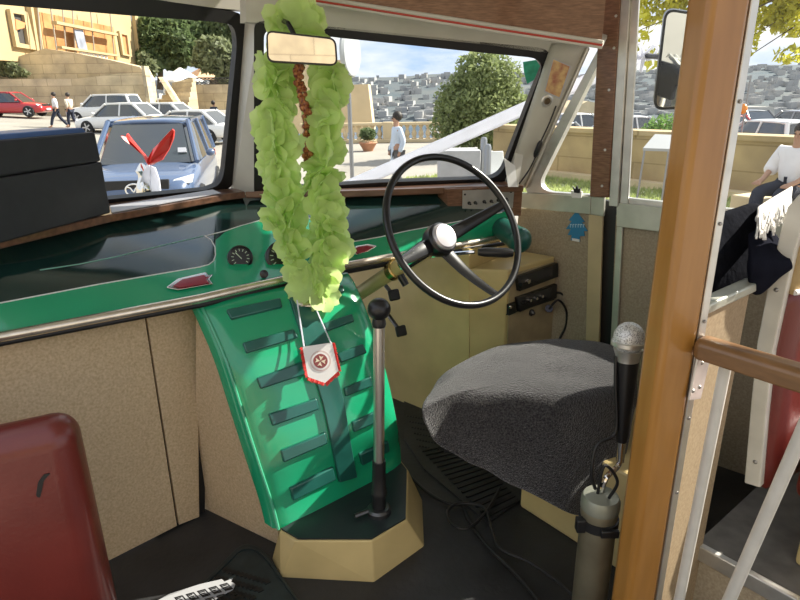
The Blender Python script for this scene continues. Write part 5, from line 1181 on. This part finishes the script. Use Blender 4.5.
for i in range(9000):
    a = rnd.uniform(0, (wB-wA).length-1); b = rnd.uniform(.35, 3.2); p = wA+wd_*a-wq*b; p.z = -.79
    if abs(p.x-sm.x) < 1 and abs(p.y-sm.y) < 1: continue
    d = V((rnd.uniform(-.05, .05), rnd.uniform(-.05, .05), rnd.uniform(.04, .11))); s_ = V((.012, rnd.uniform(-.01, .01), 0)); gs.add([p-s_, p+s_, p+d], [(0, 1, 2)])
o = tag(obj('grass', gs, leafy_mat('grass_green', (.38, .44, .17), .8, .4, 3), smooth=0, weld=False), 'strip of short grass along the foot of the parapet wall', 'grass'); o['kind'] = 'stuff'
struct('ground_verge', MB().prism([wA-wq*.3+UP*.006, wB-wq*.3+UP*.006, wB-wq*3.3+UP*.006, wA-wq*3.3+UP*.006], (0, 0, .004)), mat('grassy_soil', (.34, .36, .18), .9, var=.4, scale=3), smooth=0)
lc = V((Yp(652, 180, 9.3).x, 9.3, -.8)); t = thing('lectern_sign', 'slanted information board on two thin metal legs before the parapet wall', 'sign', lc)
def lp(x, y, Y): return Yp(x, y, Y)
obj('board', MB().prism([lp(643, 148, 9.2), lp(672, 149, 9.2), lp(677, 135, 9.55), lp(655, 134, 9.55)], (0, 0, -.04)), mat('grey_board', (.36, .37, .38), .3), t, smooth=0)
for a, b in ((645, 637), (669, 663)): obj('leg', MB().tube([lp(a, 148, 9.25), up(lp(b, 190, 9.25), -.8)], .016, 8), MATS['grey_steel'], t)
carcols = [('white_car_paint', None), ('grey_car_paint', (.35, .36, .38)), ('red_car_paint', None), ('dark_car_paint', (.06, .065, .08)), ('silver_car_paint', (.55, .56, .58))]
for x, Y, ci, lab in [(557, 23, 1, 'grey car top showing over the parapet left of the wooden post'), (578, 31, 0, 'white car top showing over the parapet beside the quarter window post'), (632, 27, 4, 'silver car roof just over the parapet behind the wing mirror'), (692, 21, 2, 'red car parked beyond the parapet right of the brown post'), (716, 26.5, 2, 'second red car beyond the parapet, further from the brown post'), (742, 32, 3, 'dark car beyond the parapet below the orange light'), (768, 22, 0, 'white car beyond the parapet near the seated person'), (797, 30.5, 1, 'grey car furthest along the car park behind the seated person')]:
    nm, cc = carcols[ci]; m_ = MATS.get(nm) or mat(nm, cc, .3, coat=.7); X = Yp(x, 120, Y).x; car(lab, V((X, Y, -1.25)), radians(100 if x > 650 else 20), m_, L=4.1, H=1.45, full=False, suv=x > 760)
# hedge bush, yellow tree
hb_ = Yp(666, 122, 16.5); t = thing('bush', 'bright green bush beyond the parapet beside the wing mirror', 'bush', up(hb_, -1.25)); obj('foliage', foliage([(up(hb_, .0), (.75, .6, .6)), (up(hb_, -.2)+V((-.6, 0, 0)), (.45, .45, .4))], 1800, .07, 9), leafb, t, smooth=0, weld=False); obj('stem', MB().tube([up(hb_, -1.25), up(hb_, .2)], .06, 8), bark, t)
yt = V((8.2, 7.4, -.8)); t = thing('leafy_tree', 'yellow green leafed tree with hanging boughs beyond the driver door', 'tree', yt)
bl = []; rnd = random.Random(5); br_m = MB(); br_m.tube([yt, yt+V((-.3, 0, 2.4)), yt+V((-1.5, .1, 3.6))], [.16, .13, .08], 10)
for (x, y, Y, rx, rz) in [(655, 2, 7.2, 22, 22), (690, 8, 7.3, 26, 16), (640, 30, 7.0, 10, 22), (655, 58, 7.1, 12, 12), (770, 6, 7.6, 34, 20), (745, 40, 7.4, 14, 20), (800, 18, 7.5, 30, 16), (790, 55, 7.5, 16, 8), (700, -30, 7.2, 70, 24), (780, -30, 7.4, 60, 26), (740, 62, 7.4, 9, 8)]:
    b = blob(x, y, Y, rx, rz); bl.append(b); br_m.tube([yt+V((-1.5, .1, 3.6)), (yt+V((-1.5, .1, 3.6))).lerp(b[0], .6)+UP*.2, b[0]], [.03, .010, .004], 6)
obj('trunk', br_m, bark, t, weld=False); obj('foliage', foliage(bl, 11000, .046, 12), leafy, t, smooth=0, weld=False)
lp_ = V((Yp(742, 130, 20).x, 20, -1.25)); t = thing('beacon_post', 'thin post with a small orange beacon beyond the parapet', 'post', lp_); obj('post', MB().tube([lp_, up(lp_, 1.6)], .03, 8), MATS['grey_steel'], t); ob = up(Yp(743, 109, 20), Yp(743, 109, 20).z); obj('orange_lamp', MB().sph(ob, .13, 12, (1, 1, 1.3)), mat('orange_plastic', (.75, .25, .03), .4), t)
# ---- bus outside: nose, mascot, ribbon, wing mirror
pc1 = PL.at(-200, 270); pc2 = (PL.at(236, 192)+PR.at(262, 192))/2; pc3 = PR.at(505, 181)
struct('trim_17', MB().prism([up(pc1, .84)+F*.05, up(pc2, .84)+F*.05, up(pc3, .84)+F*.05, up(pc3, .70)+F*.5-R*.2, up(pc2, .72)+F*.75, up(pc1, .70)+F*.5], (0, 0, -.1)), dgreen, smooth=0, label='green bus nose under the windscreens')
mb0 = Yp(150, 196, 2.5); mt_ = thing('bonnet_mascot', 'silver bonnet mascot with red ribbon wings outside the passenger windscreen', 'mascot', mb0)
prof = [(.030, -.05), (.034, 0), (.040, .03), (.034, .06), (.022, .085), (.020, .10), (.026, .115), (.012, .135), (.004, .145)]
obj('silver_figure', MB().lathe(mb0+V((-.005, 0, -.01)), (-.08, 0, 1), [(r*1.1, h) for r, h in prof], 12), chrome, mt_)
for px in ([(141, 197), (139, 186), (143, 172), (148, 162), (151, 172), (150, 186), (150, 197)], [(149, 197), (151, 180), (150, 166), (155, 168), (159, 180), (161, 196)]):
    obj('white_ribbon_tail', MB().prism([Yp(x, y, 2.47) for x, y in px], (0, .01, 0)), bwhite, mt_, smooth=0)
for px in ([(147.5, 165), (147, 160), (153, 149), (160, 142), (168, 133), (172, 129), (174, 131), (173, 139), (169, 149), (162, 160), (152, 165)], [(147, 164), (143, 156), (132, 146), (124, 140), (121, 136), (126, 137), (127, 133.5), (131, 139), (140, 150), (149, 160)]):
    rb_ = MB(); P = [Yp(x, y, 2.46+.02*sin(x*.5)) for x, y in px]; rb_.prism(P, (0, .012, 0)); obj('red_ribbon_wing', rb_, mat('red_satin', (.75, .03, .02), .4), mt_, smooth=0)
e1, e2 = Yp(318, 200, 2.85), Yp(643, 56, 2.30); rows = []
sdw = (e2-e1).cross(V((.2, 1, .1))).normalized()
for i in range(25):
    t = i/24; p = e1+(e2-e1)*t; w = .030-.008*t; rows.append([p+sdw*w*u+V((0, .006, 0))*sin(9*t+u) for u in (-1, -.5, 0, .5, 1)])
rt = thing('white_ribbon', 'wide white satin ribbon stretched outside across the driver windscreen to the wing mirror', 'ribbon', e1)
obj('band', MB().grid(rows), bwhite, rt, smooth=60, solid=.002)
kn_ = MB()
for a in range(3):
    d = V((cos(a*2.1+.4), -.2, sin(a*2.1+.4)))*.03; kn_.tube(catmull([e2, e2+d+V((0, -.01, .02)), e2+d*1.6, e2+d*.8-V((0, 0, .02)), e2], 4), .006, 6)
obj('knot', kn_, bwhite, rt)
wm = Yp(678, 60, 2.12); wmn = (CAM-wm).normalized(); wmn = (wmn+V((.12, 0, -.16))).normalized(); WM = Plane(wm, wmn)
t = thing('wing_mirror', 'tall rounded wing mirror outside the driver door window', 'mirror', wm)
wo = rpoly([(665, 8), (702, 14), (693, 109), (653, 110)], [12, 12, 14, 10]); wi = inset(wo, 2.6)
if abs(wi[0][0]-678) > abs(wo[0][0]-678): wi = inset(wo, -2.6)
obj('housing', MB().prism(pp(WM, wo), -wmn*.05), black, t, bevel=.01); obj('rim', MB().ring(pp(WM, wo, .004), pp(WM, wi, .004), -wmn*.008), black, t); obj('glass', MB().prism(pp(WM, wi, .001), -wmn*.003), mirror_m, t, smooth=0)
obj('arm', MB().tube(catmull([e2+V((.01, 0, .0)), wm-wmn*.05+V((-.03, 0, 0)), wm-wmn*.06], 4), .009, 8), black, t)
# a torn green sticker inside the far top corner of the windscreen
tag(obj('sticker', MB().prism([PR.at(x, y, .004) for x, y in [(523, 62), (536, 60), (540, 66), (534, 80), (527, 84), (524, 72)]], -PR.n*.001), mat('green_sticker', (.05, .42, .28), .4, var=.3, scale=40), smooth=0), 'bright green sticker on the top outer corner of the driver windscreen', 'sticker')
# ---- far shore
wat = mat('harbour_water', (.05, .10, .16), .15); struct('ground_water', MB().prism([V((-200, 30, -30)), V((900, 30, -30)), V((1500, 1400, -30)), V((-800, 1400, -30))], (0, 0, -1)), wat, smooth=0)
struct('ground_quay', MB().prism([V((-8.4, 29.2, -.9)), V((2.2, 29.2, -.9)), V((2.2, 15.5, -.9)), V((2.2, 48.5, -1.3)), V((70, 48.5, -1.3)), V((70, 49.5, -30)), V((-8.4, 30.5, -30))][:0] or [V((-60, 29.1, -1)), V((2.2, 29.1, -1)), V((2.2, 29.1, -30)), V((-60, 29.1, -30))], (0, .5, 0)), lime, smooth=0)
hm = MB(); rows = []
def hz_(x, t): return 1
for i in range(13):
    t = i/12; row = []
    for k in range(61):
        x = -700+k*38; Y = 620+520*t; zt = 36+9*noise3((x*.004, 1, 0), 1)+(8 if x > 350 else 0); z = -31+(zt+31)*(t**.85 if t < .9 else .91-(t-.9)*1.5) + 3*noise3((x*.02, t*5, 3), 1); row.append(V((x, Y, z)))
    rows.append(row)
hm.grid(rows); htree = hm.bvh(); struct('ground_far_hill', hm, mat('far_hill', (.062, .088, .105), .95, scale=.02, col2=(.12, .125, .12), detail=8), smooth=60)  # bluish grey hill colour has the distance haze put into it
hs = MB(); rnd = random.Random(21)
for i in range(3200):
    x = rnd.uniform(-520, 1150); Y = rnd.uniform(640, 1060)**1.0; hit = htree.ray_cast(V((x, Y, 300)), V((0, 0, -1)))
    if hit[0] is None: continue
    z = hit[0].z; 
    if rnd.random() < (Y-640)/420*.75: continue
    w = rnd.uniform(2, 5.5); h = rnd.uniform(3, 7.5); a = rnd.uniform(-.4, .4); hs.box((x, Y, z+h/2-3), (w*cos(a), w*sin(a), 0), (-5*sin(a), 5*cos(a), 0), (0, 0, h/2+2))
o = tag(obj('distant_houses', hs, mat('far_house', (.33, .335, .34), .9, scale=.03, col2=(.47, .45, .42), detail=2), smooth=0, weld=False), 'dense pale houses of a town covering the hillside across the water', 'town'); o['kind'] = 'stuff'  # house colour greyed to stand in for haze over the water
tag(obj('far_bastion', MB().prism([Yp(744, 128, 70), Yp(776, 126, 70), Yp(774, 107, 70), Yp(749, 107, 70)], (0, 6, 0)), mat('grey_stone', (.40, .38, .34), .9, var=.15, scale=.6), smooth=0), 'grey sloping bastion block beyond the car park right of the beacon', 'bastion')
tag(obj('far_mound', MB().prism([Yp(560, 118, 70), Yp(606, 116, 70), Yp(600, 104, 70), Yp(588, 101, 70), Yp(574, 108, 70)], (0, 8, 0)), lime, smooth=0), 'pale earth mound by the harbour seen through the quarter window', 'mound')
# buildings behind the bus that its mirrors show
t = thing('building', 'plain sandstone building across the street behind the bus', 'building', V((0, -16, -.8))); obj('wall', MB().prism([V((-14, -16, -.8)), V((14, -16, -.8)), V((14, -16, 5.5)), V((-14, -16, 5.5))], (0, -6, 0)), stone, t, smooth=0)
for x in (-9, -4.5, 0, 4.5, 9): obj('window', MB().prism([V((x-.6, -15.98, 1)), V((x+.6, -15.98, 1)), V((x+.6, -15.98, 3)), V((x-.6, -15.98, 3))], (0, -.1, 0)), dk_, t, smooth=0)

# ================================================================== LIGHT
W = bpy.data.worlds.new('sky'); S.world = W; W.use_nodes = True; nt = W.node_tree; N = nt.nodes; L = nt.links; bg = N['Background']
tc = N.new('ShaderNodeTexCoord'); sep = N.new('ShaderNodeSeparateXYZ'); L.new(tc.outputs['Generated'], sep.inputs[0])
mp = N.new('ShaderNodeMapping'); mp.inputs['Scale'].default_value = (1, 1, 3.2); L.new(tc.outputs['Generated'], mp.inputs['Vector'])
no = N.new('ShaderNodeTexNoise'); no.inputs['Scale'].default_value = 4.2; no.inputs['Detail'].default_value = 8; no.inputs['Roughness'].default_value = .6; L.new(mp.outputs[0], no.inputs['Vector'])
cr = N.new('ShaderNodeValToRGB'); cr.color_ramp.elements[0].position = .34; cr.color_ramp.elements[1].position = .58; cr.color_ramp.elements[0].color = (.46, .62, .92, 1); cr.color_ramp.elements[1].color = (1.0, .985, .965, 1); L.new(no.outputs['Fac'], cr.inputs['Fac'])
L.new(cr.outputs['Color'], bg.inputs['Color']); bg.inputs['Strength'].default_value = SKY
sd = bpy.data.lights.new('sun', 'SUN'); sd.energy = SUN; sd.angle = radians(.6); sd.color = (1, .93, .82); so = bpy.data.objects.new('sun', sd); COL.objects.link(so)
so.rotation_euler = V(SUNV).to_track_quat('Z', 'Y').to_euler(); so.location = V(SUNV)*30
S.view_settings.view_transform = 'Standard'; S.view_settings.look = 'None'; S.view_settings.gamma = 1; S.view_settings.use_curve_mapping = False; S.view_settings.exposure = EXPO
for o in S.objects:
    if '_b' in o: del o['_b']
